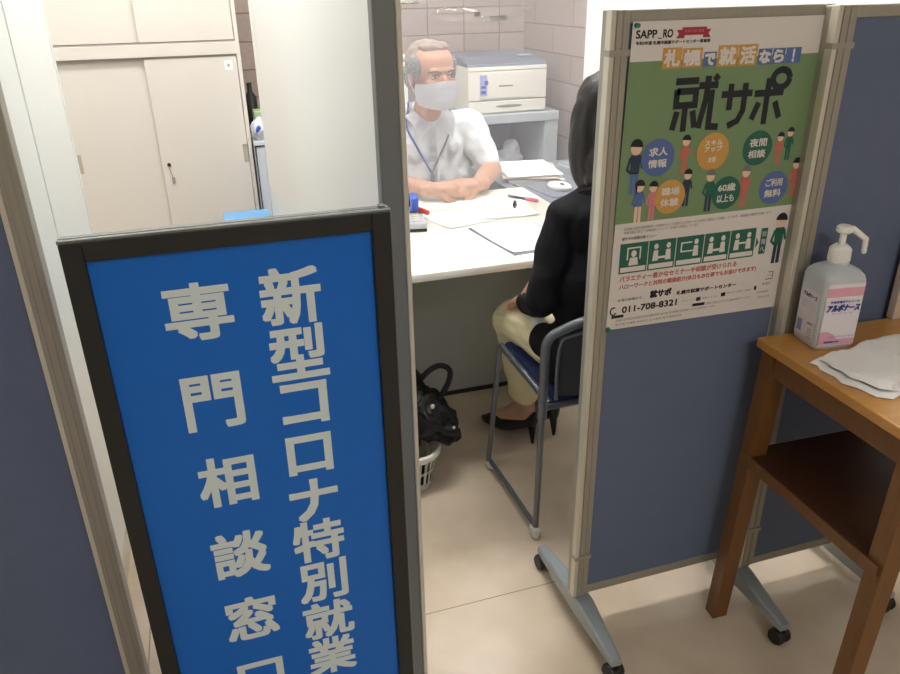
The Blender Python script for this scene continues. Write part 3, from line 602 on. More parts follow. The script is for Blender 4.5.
for s_, e_, w_, sgn in ((SL, EL, WL, -1), (SR, ER, WR, 1)):
    cap(bm, (0.86 - sgn * 0.09, 3.02, 0.91), s_, 0.055, 0.05); cap(bm, s_, e_, 0.052, 0.043); cap(bm, e_, e_.lerp(w_, 0.35), 0.043, 0.041); cap(bm, e_.lerp(w_, 0.35), w_, 0.041, 0.027)
hand_shapes(bm, WL, (-0.97, -0.22, 0.05), (-0.1, 0.45, -0.75), 0.75, 1, 1.02, 0.02)
hand_shapes(bm, WR, (0.97, -0.10, 0.02), (0.1, 0.45, -0.75), 0.75, -1, 1.02, 0.02)
for w_, d in ((WL, -1), (WR, 1)): ell(bm, w_ + Vector((d * 0.045, -0.012, 0.004)), (0.045, 0.036, 0.019))
body = blob('body', bm, 'skin', man, 0.0042, 5)
eye_parts(man, T)
mask_mesh('face_mask', man, T)
# hair: thin top, grey sides
bm = B()
def E2(c, r, rot=(0, 0, 0)):
    from mathutils import Euler
    rr = bmesh.ops.create_uvsphere(bm, u_segments=28, v_segments=18, radius=1); xf(rr['verts'], T @ Matrix.Translation(c) @ Euler(rot).to_matrix().to_4x4() @ Matrix.Diagonal((*r, 1)))
E2((0, 0.036, 0.044), (0.079, 0.082, 0.080)); E2((0, 0.05, 0.0), (0.072, 0.06, 0.07)); E2((0.0, -0.010, 0.096), (0.056, 0.045, 0.026))
blob('hair', bm, 'hair_grey', man, 0.004, 3, lambda c: c + noise.noise_vector(c * 60) * 0.004)
bm = B()
for s in (-1, 1): E2((s * 0.071, 0.004, 0.03), (0.016, 0.042, 0.044)); E2((s * 0.072, -0.020, 0.004), (0.009, 0.014, 0.03)); E2((s * 0.066, 0.05, -0.01), (0.016, 0.03, 0.04))
blob('side_hair', bm, 'hair_white', man, 0.003, 1, lambda c: c + noise.noise_vector(c * 110) * 0.006)
# shirt
bm = B()
ell(bm, (0.86, 3.03, 0.87), (0.19, 0.125, 0.13)); ell(bm, (0.865, 3.04, 0.72), (0.205, 0.135, 0.20)); ell(bm, (0.86, 3.05, 0.62), (0.19, 0.135, 0.18)); ell(bm, (0.86, 3.06, 0.50), (0.17, 0.14, 0.12))
ell(bm, (0.86, 3.01, 0.965), (0.10, 0.078, 0.05)); cap(bm, (0.862, 3.0, 0.985), (0.862, 3.01, 0.93), 0.062, 0.09)
for s_, e_ in ((SL, EL), (SR, ER)):
    cap(bm, Vector((0.86, 3.025, 0.895)).lerp(s_, 0.35), s_, 0.078, 0.066); cap(bm, s_, s_.lerp(e_, 0.80) + Vector((0.0, 0.005, 0.006)), 0.066, 0.060)
def wr(c):
    return c + noise.noise_vector(Vector((c.x * 9, c.y * 9, c.z * 14))) * 0.010 + noise.noise_vector(Vector((c.x * 26 + c.z * 12, c.y * 20, c.z * 20 - c.x * 10))) * 0.006
shirt = blob('shirt', bm, 'shirt', man, 0.006, 6, wr)
bm = B()
for s in (-1, 1):
    pts = [(0.862, 3.06, 1.035), (0.862 + s * 0.058, 3.03, 1.03), (0.862 + s * 0.066, 2.975, 1.018), (0.862 + s * 0.046, 2.925, 0.995), (0.862 + s * 0.010, 2.905, 0.962)]
    lo = [(0.862, 3.10, 1.0), (0.862 + s * 0.088, 3.055, 0.995), (0.862 + s * 0.100, 2.955, 0.992), (0.862 + s * 0.085, 2.885, 0.966), (0.862 + s * 0.066, 2.858, 0.912)]
    a = smooth_path(pts, 4); b_ = smooth_path(lo, 4); va = [bm.verts.new(p) for p in a]; vb = [bm.verts.new(p) for p in b_]
    for k in range(len(va) - 1): bm.faces.new((va[k], va[k + 1], vb[k + 1], vb[k]))
bmesh.ops.solidify(bm, geom=bm.faces[:], thickness=0.004)
part('collar', bm, 'shirt', shirt, True)
def shirt_front(x, z):   # y of the shirt's front surface
    dep = bpy.context.evaluated_depsgraph_get(); inv = wmat(man).inverted()
    hit, loc, nn, fi = shirt.ray_cast(inv @ Vector((x, 2.4, z)), Vector((0, 1, 0))); return (wmat(man) @ loc) if hit else Vector((x, 2.9, z))
bm = B()
pl = [shirt_front(0.862, 0.935 - k * 0.03) + Vector((0, -0.002, 0)) for k in range(10)]
for a, b_ in zip(pl, pl[1:]): poly(bm, [a + Vector((-0.015, 0, 0)), a + Vector((0.015, 0, 0)), b_ + Vector((0.015, 0, 0)), b_ + Vector((-0.015, 0, 0))])
bmesh.ops.solidify(bm, geom=bm.faces[:], thickness=0.003); part('placket', bm, 'shirt', shirt)
for k in range(1, 9, 2):
    bm = B(); cap(bm, pl[k] + Vector((0, 0.001, 0)), pl[k] + Vector((0, -0.003, 0)), 0.005, ball=False, n=12); part('button', bm, 'printer', shirt)
bm = B(); q = [shirt_front(x, z) + Vector((0, -0.003, 0)) for x, z in ((0.925, 0.875), (1.0, 0.875), (0.995, 0.79), (0.965, 0.78), (0.93, 0.79))]; poly(bm, q); bmesh.ops.solidify(bm, geom=bm.faces[:], thickness=0.003); part('pocket', bm, 'shirt', shirt)
# lanyard
def drape(p, off=0.006): s = shirt_front(p[0], p[1]); return s + Vector((0, -off, 0))
bm = B(); tube(bm, smooth_path([(0.80, 3.03, 1.03), (0.782, 2.965, 1.025)] + [drape(p) for p in ((0.768, 0.955), (0.785, 0.90), (0.815, 0.84), (0.85, 0.775))], 4), 0.0042, 8); lan = part('lanyard', bm, 'lanyard', man, True)
bm = B(); tube(bm, smooth_path([(0.925, 3.03, 1.03), (0.945, 2.965, 1.02)] + [drape(p) for p in ((0.948, 0.95), (0.925, 0.90), (0.89, 0.84), (0.853, 0.775))], 4), 0.0034, 8); part('lanyard_cord', bm, 'dark_cord', lan, True)
bm = B(); p = drape((0.851, 0.765), 0.01); ell(bm, p + Vector((0, 0, -0.012)), (0.009, 0.006, 0.022)); cap(bm, p + Vector((0, 0, 0.012)), p, 0.005); part('badge_clip', bm, 'dark_cord', lan, True)
# legs below the desk
bm = B()
for s in (-1, 1):
    cap(bm, (0.86 + s * 0.08, 3.08, 0.53), (0.86 + s * 0.11, 2.72, 0.52), 0.085, 0.062); cap(bm, (0.86 + s * 0.11, 2.72, 0.52), (0.86 + s * 0.11, 2.74, 0.12), 0.062, 0.045)
ell(bm, (0.86, 3.09, 0.53), (0.16, 0.12, 0.09)); blob('trousers', bm, 'trouser_grey', man, 0.009, 5)
for s in (-1, 1):
    bm = B(); ell(bm, (0.86 + s * 0.11, 2.70, 0.045), (0.045, 0.12, 0.045)); b2(bm, 0.86 + s * 0.11 - 0.04, 0.86 + s * 0.11 + 0.04, 2.60, 2.80, 0.0, 0.02, 0.004); blob('shoe', bm, 'shoe', man, 0.006, 3)
t = thing('office_chair', 'charcoal swivel chair under the grey-haired person', 'chair', (0.86, 3.12, 0))
bm = B(); box(bm, (0.86, 3.10, 0.415), (0.44, 0.42, 0.06), 0, 0.02); part('seat', bm, 'chair_tube_dark', t, True)
bm = B(); box(bm, (0.86, 3.30, 0.66), (0.40, 0.05, 0.36), 0, 0.02); part('backrest', bm, 'chair_tube_dark', t, True)
bm = B(); cap(bm, (0.86, 3.12, 0.08), (0.86, 3.12, 0.39), 0.025, ball=False); tube(bm, [(0.86, 3.2, 0.38), (0.86, 3.33, 0.40), (0.86, 3.335, 0.6)], 0.015); part('post', bm, 'black_plastic', t, True)
for k in range(5):
    a = k * 2 * math.pi / 5 + 0.3; bm = B(); ex, ey = 0.86 + 0.24 * math.cos(a), 3.12 + 0.24 * math.sin(a); cap(bm, (0.86, 3.12, 0.09), (ex, ey, 0.065), 0.02, 0.012); l_ = part('base_arm', bm, 'black_plastic', t, True)
    bm = B(); ell(bm, (ex, ey, 0.026), (0.026, 0.026, 0.026)); part('caster', bm, 'black_plastic', l_, True)

# ------------------------------------------------------------ woman's chair
t = thing('meeting_chair', 'grey tubular chair with navy seat under the person in black jacket', 'chair', (0.98, 1.78, 0))
def zr(x): return x
XR = 1.21
bm = B()
seatp = [(0.788, 1.955, 0.437), (1.182, 1.955, 0.437), (1.175, 1.63, 0.405), (0.80, 1.63, 0.405)]
prism(bm, seatp, (0, 0, 0.022)); bmesh.ops.bevel(bm, geom=bm.edges[:], offset=0.006, segments=2, affect='EDGES'); part('seat', bm, 'seat_blue', t, True)
bm = B(); tube(bm, smooth_path([(0.795, 1.63, 0.415), (0.780, 1.955, 0.447)], 1), 0.011, 10); part('seat_frame', bm, 'chair_tube', t, True)
bm = B(); tube(bm, [(1.19, 1.63, 0.415), (1.19, 1.955, 0.447)], 0.012, 10); part('seat_frame', bm, 'chair_tube', t, True)
bm = B(); tube(bm, [(0.768, 1.622, 0.412), (1.19, 1.622, 0.412)], 0.009, 10); part('seat_frame', bm, 'chair_tube', t, True)
for sx, top in ((0.752, 0.776), (XR, 1.192)):
    bm = B(); tube(bm, [(sx - (0.008 if sx < 1 else -0.008), 1.965, 0.03), (top, 1.955, 0.445)], 0.009, 10); part('leg', bm, 'chair_tube', t, True)
    bm = B(); tube(bm, smooth_path([(sx, 1.602, 0.028), (sx + (0.008 if sx < 1 else 0), 1.605, 0.40)], 1), 0.009, 10); part('leg', bm, 'chair_tube', t, True)
    bm = B(); tube(bm, [(sx, 1.60, 0.034), (sx - 0.004, 1.965, 0.034)], 0.008, 10); part('floor_bar', bm, 'chair_tube', t, True)
    for yy in (1.965, 1.60):
        bm = B(); box(bm, (sx - 0.002, yy, 0.022), (0.024, 0.036, 0.026), 0.0, 0.006); ell(bm, (sx - 0.002, yy - 0.006, 0.017), (0.013, 0.017, 0.017)); part('glide', bm, 'caster_white', t, True)
# backrest frame: tube rises from the rear leg, turns over the top and comes down on the other side
bm = B(); tube(bm, smooth_path([(0.760, 1.605, 0.39), (0.763, 1.605, 0.57), (0.768, 1.60, 0.622), (0.797, 1.59, 0.648), (0.86, 1.568, 0.678), (0.98, 1.548, 0.692), (1.10, 1.568, 0.678), (1.175, 1.59, 0.652), (XR - 0.005, 1.60, 0.62), (XR, 1.605, 0.56), (XR, 1.605, 0.39)], 5), 0.013, 12)
part('back_frame', bm, 'chair_tube', t, True)
bm = B(); rows = []
for i in range(25):
    u = i / 24; x = 0.80 + u * (1.16 - 0.80); bow = math.sin(u * math.pi); yb = 1.592 - 0.042 * bow; zt = 0.625 + 0.047 * bow ** 0.6 ; rows.append([(x, yb, 0.46), (x, yb, zt), (x, yb + 0.012, zt), (x, yb + 0.012, 0.46)])
loft(bm, rows); part('backrest', bm, 'chair_tube_dark', t, True)
bm = B(); tube(bm, smooth_path([(0.792, 1.59, 0.45), (0.795, 1.588, 0.60), (0.83, 1.578, 0.637), (0.98, 1.54, 0.668), (1.13, 1.578, 0.637), (1.165, 1.588, 0.60), (1.168, 1.59, 0.45)], 5), 0.005, 8); part('back_rim', bm, 'chair_tube', t, True)
bm = B(); box(bm, (0.90, 1.672, 0.4375), (0.12, 0.07, 0.004), R(10)); recentre(tag(part('folded_paper', bm, 'paper'), 'white folded paper on the navy chair seat behind the sitter', 'paper'))

# ------------------------------------------------------------ the woman
wom = thing('person', 'person with long black hair in black jacket and cream trousers, seen from behind', 'person', (0.98, 1.72, 0))
HW = Vector((1.0, 1.80, 1.132))
T = Matrix.Translation(HW) @ Matrix.Rotation(R(180 + 14), 4, 'Z') @ Matrix.Rotation(R(4), 4, 'X') @ Matrix.Scale(0.98, 4)
bm = B(); head_shapes(bm, T)
cap(bm, HW + Vector((0, -0.025, -0.06)), (0.985, 1.745, 0.955), 0.046, 0.05); cap(bm, (0.975, 1.735, 0.95), (0.975, 1.72, 0.80), 0.06, 0.1)
hw_ = Vector((0.838, 1.905, 0.607))
cap(bm, (0.79, 1.72, 0.72), hw_, 0.032, 0.024)
hand_shapes(bm, hw_, (0.35, 0.80, -0.28), (0.0, -0.1, -1.0), 0.25, 1, 0.92, 0.05)
hw2 = Vector((1.135, 1.90, 0.607)); cap(bm, (1.18, 1.72, 0.72), hw2, 0.032, 0.024); hand_shapes(bm, hw2, (-0.35, 0.80, -0.28), (0, -0.1, -1.0), 0.25, -1, 0.92, 0.05)
cap(bm, (0.79, 1.72, 0.72), (0.90, 1.74, 0.80), 0.03, 0.05); cap(bm, (1.18, 1.72, 0.72), (1.05, 1.74, 0.80), 0.03, 0.05)
blob('body', bm, 'skin', wom, 0.0045, 5)
# lower legs and feet
AN = (Vector((0.928, 2.085, 0.15)), Vector((1.02, 2.11, 0.15)))
KN = (Vector((0.848, 2.02, 0.498)), Vector((1.08, 2.04, 0.498)))
for a, k in zip(AN, KN):
    bm = B(); cap(bm, a.lerp(k, 0.5), a, 0.045, 0.027); heel = a + Vector((0.004, -0.01, -0.055)); cap(bm, a, heel, 0.028, 0.026); toe = heel + Vector((-0.075, 0.155, -0.055)); cap(bm, heel, heel.lerp(toe, 0.65), 0.026, 0.027); cap(bm, heel.lerp(toe, 0.65), toe, 0.026, 0.014); cap(bm, a + Vector((0, 0.01, -0.01)), heel.lerp(toe, 0.6), 0.026, 0.02); blob('lower_leg', bm, 'skin_leg', wom, 0.004, 6)
    bm = B(); d = (toe - heel); d.z = 0; d.normalize(); s_ = Vector((d.y, -d.x, 0)); rings = []
    for q, hw2_, zb, zt in ((-0.034, 0.010, 0.075, 0.125), (-0.026, 0.025, 0.068, 0.128), (0.0, 0.031, 0.058, 0.106), (0.05, 0.034, 0.028, 0.086), (0.10, 0.039, 0.006, 0.064), (0.135, 0.042, 0.0, 0.060), (0.17, 0.037, 0.0, 0.050), (0.20, 0.020, 0.0, 0.026), (0.222, 0.004, 0.002, 0.012)):
        c0 = Vector((heel.x, heel.y, 0)) + d * q; rings.append([c0 + s_ * (hw2_ * math.cos(t_ * math.pi / 5 + 0.31)) + Vector((0, 0, (zb + zt) / 2 + (zt - zb) / 2 * math.sin(t_ * math.pi / 5 + 0.31))) for t_ in range(10)])
    loft(bm, rings); hp = Vector((heel.x, heel.y, 0)) - d * 0.016; cap(bm, hp + Vector((0, 0, 0.075)), hp + Vector((0, 0, 0)) - d * 0.006, 0.015, 0.005, ball=False)
    part('high_heel_shoe', bm, 'shoe', wom, True)
# trousers
bm = B()
for k, a, s in zip(KN, AN, (-1, 1)):
    hp = Vector((0.975 + s * 0.085, 1.70, 0.535)); cap(bm, hp, k, 0.085, 0.064); cap(bm, k, k + Vector((0, 0.005, -0.01)), 0.065); cap(bm, k, a.lerp(k, 0.17), 0.064, 0.056)
ell(bm, (0.975, 1.70, 0.535), (0.165, 0.11, 0.10))
blob('trousers', bm, 'cream', wom, 0.006, 6, lambda c: c + noise.noise_vector(Vector((c.x * 14, c.y * 14, c.z * 22))) * 0.006)
# jacket
bm = B()
ell(bm, (0.985, 1.725, 0.865), (0.147, 0.105, 0.115)); ell(bm, (0.975, 1.70, 0.70), (0.15, 0.108, 0.18)); ell(bm, (0.98, 1.685, 0.555), (0.168, 0.118, 0.12)); ell(bm, (0.975, 1.73, 0.94), (0.10, 0.07, 0.045))
for s in (-1, 1):
    sh = Vector((0.985 + s * 0.120, 1.735, 0.90)); el = Vector((0.98 + s * 0.188, 1.70, 0.69)); wr_ = Vector((0.978 + s * 0.155, 1.85, 0.625))
    cap(bm, (0.985 + s * 0.05, 1.735, 0.925), sh, 0.055, 0.052); cap(bm, sh, el, 0.052, 0.047); cap(bm, el, wr_, 0.046, 0.036); cap(bm, wr_, wr_ + (wr_ - el).normalized() * 0.004, 0.04)
    cap(bm, (0.98 + s * 0.118, 1.66, 0.55), (0.98 + s * 0.122, 1.765, 0.535), 0.07, 0.066); cap(bm, (0.98 + s * 0.12, 1.68, 0.48), (0.98 + s * 0.12, 1.74, 0.48), 0.05, 0.045)
jk = blob('jacket', bm, 'jacket', wom, 0.006, 5, lambda c: c + noise.noise_vector(Vector((c.x * 10, c.y * 10, c.z * 16))) * 0.009)
bm = B(); tube(bm, smooth_path([(0.90, 1.80, 0.90), (0.905, 1.74, 0.955), (0.93, 1.69, 0.975), (0.975, 1.675, 0.98), (1.02, 1.69, 0.975), (1.045, 1.74, 0.955), (1.05, 1.80, 0.90)], 4), 0.013, 8); part('collar', bm, 'jacket', jk, True)
bm = B(); ell(bm, (0.852, 1.815, 0.562), (0.036, 0.05, 0.036)); part('blouse_hem', bm, 'shirt', wom, True)
# hair and mask
mask_mesh('face_mask', wom, T, loops=False); eye_parts(wom, T)
bm = B()
E2((0, 0.018, 0.042), (0.083, 0.097, 0.082)); E2((0, 0.045, -0.03), (0.088, 0.075, 0.10)); E2((0, 0.05, -0.10), (0.102, 0.07, 0.08)); E2((0, 0.052, -0.145), (0.105, 0.062, 0.05))
for s in (-1, 1): E2((s * 0.076, 0.0, -0.02), (0.020, 0.05, 0.08)); E2((s * 0.082, 0.004, -0.075), (0.026, 0.05, 0.10)); E2((s * 0.072, 0.015, -0.14), (0.026, 0.045, 0.04))
blob('hair', bm, 'hair_black', wom, 0.0045, 6, lambda c: c + noise.noise_vector(Vector((c.x * 45, c.y * 45, c.z * 6))) * 0.004)

# ------------------------------------------------------------ basket and backpack
t = thing('laundry_basket', 'white slotted plastic basket on the floor under the black backpack', 'basket', (0.44, 2.045, 0))
def rr_ring(cx, cy, hx, hy, z, n=48, e=4.0):
    out = []
    for k in range(n):
        a = 2 * math.pi * k / n; c, s = math.cos(a), math.sin(a); out.append((cx + hx * math.copysign(abs(c) ** (2 / e), c), cy + hy * math.copysign(abs(s) ** (2 / e), s), z))
    return out
BX, BY = 0.462, 2.03
bm = B()
for z, f in ((0.14, 1.0), (0.128, 0.985)): tube(bm, rr_ring(BX, BY, 0.112 * f + 0.004, 0.145 * f + 0.004, z, 48, 3), 0.007, 8, True)
rim = part('rim', bm, 'basket', t, True)
bm = B(); n = 64
top = rr_ring(BX, BY, 0.112, 0.145, 0.134, n, 3); mid = rr_ring(BX, BY, 0.108, 0.140, 0.112, n, 3); mm = rr_ring(BX, BY, 0.103, 0.135, 0.076, n, 3); mm2 = rr_ring(BX, BY, 0.101, 0.133, 0.066, n, 3); mid2 = rr_ring(BX, BY, 0.096, 0.128, 0.03, n, 3); bot = rr_ring(BX, BY, 0.092, 0.124, 0.004, n, 3)
V = [[bm.verts.new(p) for p in r] for r in (top, mid, mm, mm2, mid2, bot)]
for a in range(5):
    for k in range(n):
        if a in (1, 3) and k % 2 == 0: continue
        bm.faces.new((V[a][k], V[a][(k + 1) % n], V[a + 1][(k + 1) % n], V[a + 1][k]))
bm.faces.new(V[-1]); bmesh.ops.solidify(bm, geom=bm.faces[:], thickness=0.003); part('slotted_wall', bm, 'basket', t)
t = thing('backpack', 'black backpack slumped in the white basket beside the sign', 'backpack', (0.44, 2.045, 0.02))
bm = B()
ell(bm, (0.44, 2.045, 0.13), (0.088, 0.115, 0.12)); ell(bm, (0.46, 2.05, 0.24), (0.115, 0.13, 0.135), (0, R(12), 0)); ell(bm, (0.535, 2.01, 0.235), (0.085, 0.11, 0.075), (0, R(32), 0)); ell(bm, (0.585, 1.995, 0.185), (0.068, 0.095, 0.052), (0, R(35), 0)); ell(bm, (0.48, 2.06, 0.335), (0.065, 0.09, 0.045), (0, R(15), 0))
blob('bag_body', bm, 'bag', t, 0.006, 3, lambda c: c + noise.noise_vector(c * 20) * 0.02 + noise.noise_vector(c * 55) * 0.006)
bm = B(); tube(bm, smooth_path([(0.53, 2.03, 0.325), (0.565, 2.02, 0.365), (0.602, 2.02, 0.378), (0.63, 2.01, 0.362), (0.62, 2.0, 0.32), (0.575, 1.99, 0.26)], 5), 0.009, 8); part('handle_loop', bm, 'bag', t, True)
bm = B(); tube(bm, smooth_path([(0.47, 1.915, 0.30), (0.54, 1.90, 0.24), (0.60, 1.90, 0.20), (0.63, 1.93, 0.19)], 5), 0.008, 8); part('strap', bm, 'bag', t, True)
bm = B(); ell(bm, (0.545, 1.915, 0.30), (0.007, 0.005, 0.008)); part('buckle', bm, 'steel_light', t, True)
bm = B(); ell(bm, (0.605, 1.895, 0.225), (0.005, 0.004, 0.005)); part('zip_pull', bm, 'steel_light', t, True)

# ------------------------------------------------------------ wooden table
TX, TY, TZ = 1.078, 1.215, 0.75; ROT = R(-2)
t = thing('wooden_table', 'orange-brown wooden side table with a lower shelf, bottle on top', 'table', (TX, TY, 0), ROT)
TM = wmat(t)
def tbox(bm, x0, x1, y0, y1, z0, z1, bev=0.0): vs = b2(bm, x0, x1, y0, y1, z0, z1, bev); xf(vs, TM)
bm = B(); tbox(bm, 0, 0.62, -0.475, 0, TZ - 0.022, TZ, 0.003); part('tabletop', bm, 'wood', t)
for (x0, x1, y0, y1) in ((0.014, 0.606, -0.03, -0.012), (0.014, 0.606, -0.463, -0.445), (0.014, 0.032, -0.46, -0.015), (0.588, 0.606, -0.46, -0.015)):
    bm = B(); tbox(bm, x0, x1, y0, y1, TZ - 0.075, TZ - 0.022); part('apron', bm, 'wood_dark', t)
for (x, y, sx) in ((0.008, -0.052, -0.040), (0.008, -0.432, -0.026), (0.572, -0.052, 0.02), (0.572, -0.435, 0.02)):
    bm = B(); w1, w2 = 0.042, 0.034
    q0 = [(x + sx, y + 0.002, 0), (x + sx + w1 * 0.9, y + 0.002, 0), (x + sx + w1 * 0.9, y + 0.002 + w2, 0), (x + sx, y + 0.002 + w2, 0)]
    q1 = [(x, y, TZ - 0.022), (x + w1, y, TZ - 0.022), (x + w1, y + w2 + 0.004, TZ - 0.022), (x, y + w2 + 0.004, TZ - 0.022)]
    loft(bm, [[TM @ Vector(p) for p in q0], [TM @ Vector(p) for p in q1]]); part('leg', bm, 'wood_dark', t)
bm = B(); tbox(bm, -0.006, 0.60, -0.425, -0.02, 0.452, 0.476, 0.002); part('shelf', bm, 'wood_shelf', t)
bm = B(); tbox(bm, -0.010, -0.006, -0.425, -0.02, 0.450, 0.477); part('shelf_edge', bm, 'wood_dark', t)  # lit front edge, painted browner than the shaded shelf

# sanitiser bottle
BO = Vector((1.192, 1.153, TZ)); t = thing('sanitiser_bottle', 'white pump bottle of hand sanitiser with pink label on wooden table', 'bottle', BO, R(-8))
BM_ = wmat(t)
def rect_ring(hx, hy, z, e=7.0, n=40): return [BM_ @ Vector((p[0], p[1], z)) for p in rr_ring(0, 0, hx, hy, 0, n, e)]
bm = B(); loft(bm, [rect_ring(a * 0.046, a2 * 0.042, z, e) for a, a2, z, e in ((0.9, 0.9, 0.0, 6), (0.98, 0.98, 0.004, 7), (1, 1, 0.012, 8), (1, 1, 0.149, 8), (0.97, 0.97, 0.157, 6), (0.84, 0.84, 0.166, 4), (0.6, 0.66, 0.172, 2.6), (0.42, 0.52, 0.176, 2), (0.40, 0.50, 0.186, 2))]); part('body', bm, 'bottle', t, True)
def lz(prof, m='pump', nm='part', par=None, n=28):
    bm = B(); lathe(bm, prof, n, BM_); return part(nm, bm, m, par or t, True)
cp = lz([(0, 0.179), (0.0205, 0.179), (0.0212, 0.184), (0.0202, 0.207), (0.017, 0.211), (0.011, 0.216), (0, 0.216)], nm='screw_cap')
bm = B()
for k in range(24): a = k * math.pi / 12; cap(bm, BM_ @ Vector((0.0209 * math.cos(a), 0.0209 * math.sin(a), 0.183)), BM_ @ Vector((0.0201 * math.cos(a), 0.0201 * math.sin(a), 0.206)), 0.0011, n=6)
part('cap_ribs', bm, 'pump', cp, True)
lz([(0, 0.21), (0.0065, 0.21), (0.0065, 0.243), (0, 0.243)], nm='pump_stem')
hd = lz([(0, 0.238), (0.012, 0.239), (0.0155, 0.242), (0.0155, 0.250), (0.012, 0.254), (0, 0.255)], nm='pump_head')
bm = B(); NP = [BM_ @ Vector(p) for p in ((0.004, 0, 0.247), (0.016, -0.004, 0.2465), (0.043, -0.011, 0.226), (0.0445, -0.0115, 0.200))]
for a, b_, ra, rb_ in zip(NP, NP[1:], (0.0075, 0.0065, 0.0058), (0.0065, 0.0058, 0.0052)): cap(bm, a, b_, ra, rb_)
part('nozzle', bm, 'pump', hd, True)
# labels: front (-Y) and side (-X)
fp = lambda u, v, d=0.0: BM_ @ Vector((u * 1.12, -0.0424 - d, v)); sp_ = lambda u, v, d=0.0: BM_ @ Vector((-0.0464 - d, u * 1.1, v))
bm = B(); rect(bm, -0.036, 0.036, 0.01, 0.146, fp); lb = part('front_label', bm, 'l_white', t)
f2 = lambda u, v, d=0.0: fp(u, v, d + 0.0003); f3_ = lambda u, v, d=0.0: fp(u, v, d + 0.0006)
bm = B(); rect(bm, -0.036, 0.036, 0.118, 0.137, f2); part('pink_band', bm, 'l_pink', lb)
bm = B(); poly(bm, [f2(-0.036, 0.012), f2(0.036, 0.012), f2(0.036, 0.024), f2(0.0, 0.024), f2(-0.01, 0.036), f2(-0.022, 0.042), f2(-0.036, 0.042)]); part('pink_patch', bm, 'l_pink', lb)
bm = B(); text(bm, 'アルボナース', 0.0, 0.094, 0.066, 0.016, f3_, 0.0009, 0.15); part('product_name', bm, 'l_blue', lb)
bm = B(); text(bm, '手指消毒用アルコール', 0.002, 0.107, 0.058, 0.0055, f3_, 0.0002); part('label_heading', bm, 'l_blue', lb)
bm = B(); text(bm, '医薬部外品', -0.01, 0.0185, 0.03, 0.004, f3_, 0.0002); part('label_note', bm, 'l_blue', lb)
bm = B(); text(bm, '手指・皮膚の洗浄・消毒', 0.0, 0.082, 0.04, 0.0035, f3_); text(bm, '速乾性手指消毒剤', 0.008, 0.03, 0.05, 0.004, f3_); part('label_small_print', bm, 'l_pale', lb)
bm = B(); rect(bm, -0.027, 0.028, 0.02, 0.12, sp_); lb = part('side_label', bm, 'l_white', t)
s2 = lambda u, v, d=0.0: sp_(-u, v, d + 0.0004)
bm = B(); text(bm, 'アルボナース', 0.0, 0.108, 0.042, 0.010, s2, 0.0005); rect(bm, 0.004, 0.0, 0, 0.0001, s2)
text(bm, '使用方法', 0.012, 0.05, 0.014, 0.004, s2, 0.0001); part('side_lettering', bm, 'l_blue', lb)
bm = B()
for k in range(3): text(bm, '有効成分ベンザルコニウム', 0, 0.095 - k * 0.006, 0.045, 0.003, s2)
for k in range(4): rect(bm, 0.008, 0.022, 0.038 - k * 0.006, 0.0395 - k * 0.006, s2)
rect(bm, -0.024, -0.010, 0.024, 0.05, s2); part('side_print', bm, 'l_pale', lb)

# cloth
def cloth():
    out = [(1.09, 1.044), (1.098, 1.06), (1.092, 1.075), (1.131, 1.09), (1.18, 1.088), (1.25, 1.11), (1.323, 1.118), (1.40, 1.112), (1.425, 1.09), (1.43, 1.0), (1.38, 0.968), (1.30, 0.955), (1.235, 0.965), (1.215, 0.94), (1.185, 0.944), (1.16, 0.915), (1.13, 0.905), (1.108, 0.922), (1.102, 0.96), (1.088, 0.985), (1.095, 1.01)]
    out = [(p[0], p[1]) for p in out]; c = (1.25, 1.02); o = []
    for k in range(3):
        bm = B(); rings = []; nr = 14; pts = []
        for i in range(len(out)):
            a = out[i]; b_ = out[(i + 1) % len(out)]
            for q in range(4): pts.append((a[0] + (b_[0] - a[0]) * q / 4, a[1] + (b_[1] - a[1]) * q / 4))
        sc2 = (1.0, 0.93, 0.82)[k]; off = ((0, 0), (0.012, 0.006), (-0.01, -0.004))[k]
        for r in range(1, nr + 1):
            f = r / nr * sc2; ring = []
            for p in pts:
                x = c[0] + off[0] + (p[0] - c[0]) * f; y = c[1] + off[1] + (p[1] - c[1]) * f
                z = TZ + 0.0035 + k * 0.006 + 0.010 * max(0, noise.noise(Vector((x * 14 + k * 2, y * 10, k)))) + 0.004 * abs(noise.noise(Vector((x * 50, y * 30, k + 5))))
                if r == nr: z = TZ + 0.002 + k * 0.004
                ring.append(bm.verts.new((x, y, z)))
            rings.append(ring)
        cv = bm.verts.new((c[0] + off[0], c[1] + off[1], TZ + 0.008 + k * 0.006)); n = len(pts)
        for i in range(n): bm.faces.new((cv, rings[0][i], rings[0][(i + 1) % n]))
        for a, b_ in zip(rings, rings[1:]):
            for i in range(n): bm.faces.new((a[i], b_[i], b_[(i + 1) % n], a[(i + 1) % n]))
        o.append(bm)
    t = thing('paper_towel', 'crumpled layered white paper towel lying on the wooden table', 'towel', (1.25, 1.02, TZ))
    for bm in o: part('towel_layer', bm, 'tissue', t, True)
cloth()
bm = B(); b2(bm, 1.418, 1.57, 1.188, 1.207, TZ, TZ + 0.21, 0.002); recentre(tag(part('beige_box', bm, 'beige_card'), 'plain beige box at the back right of the wooden table', 'box'))

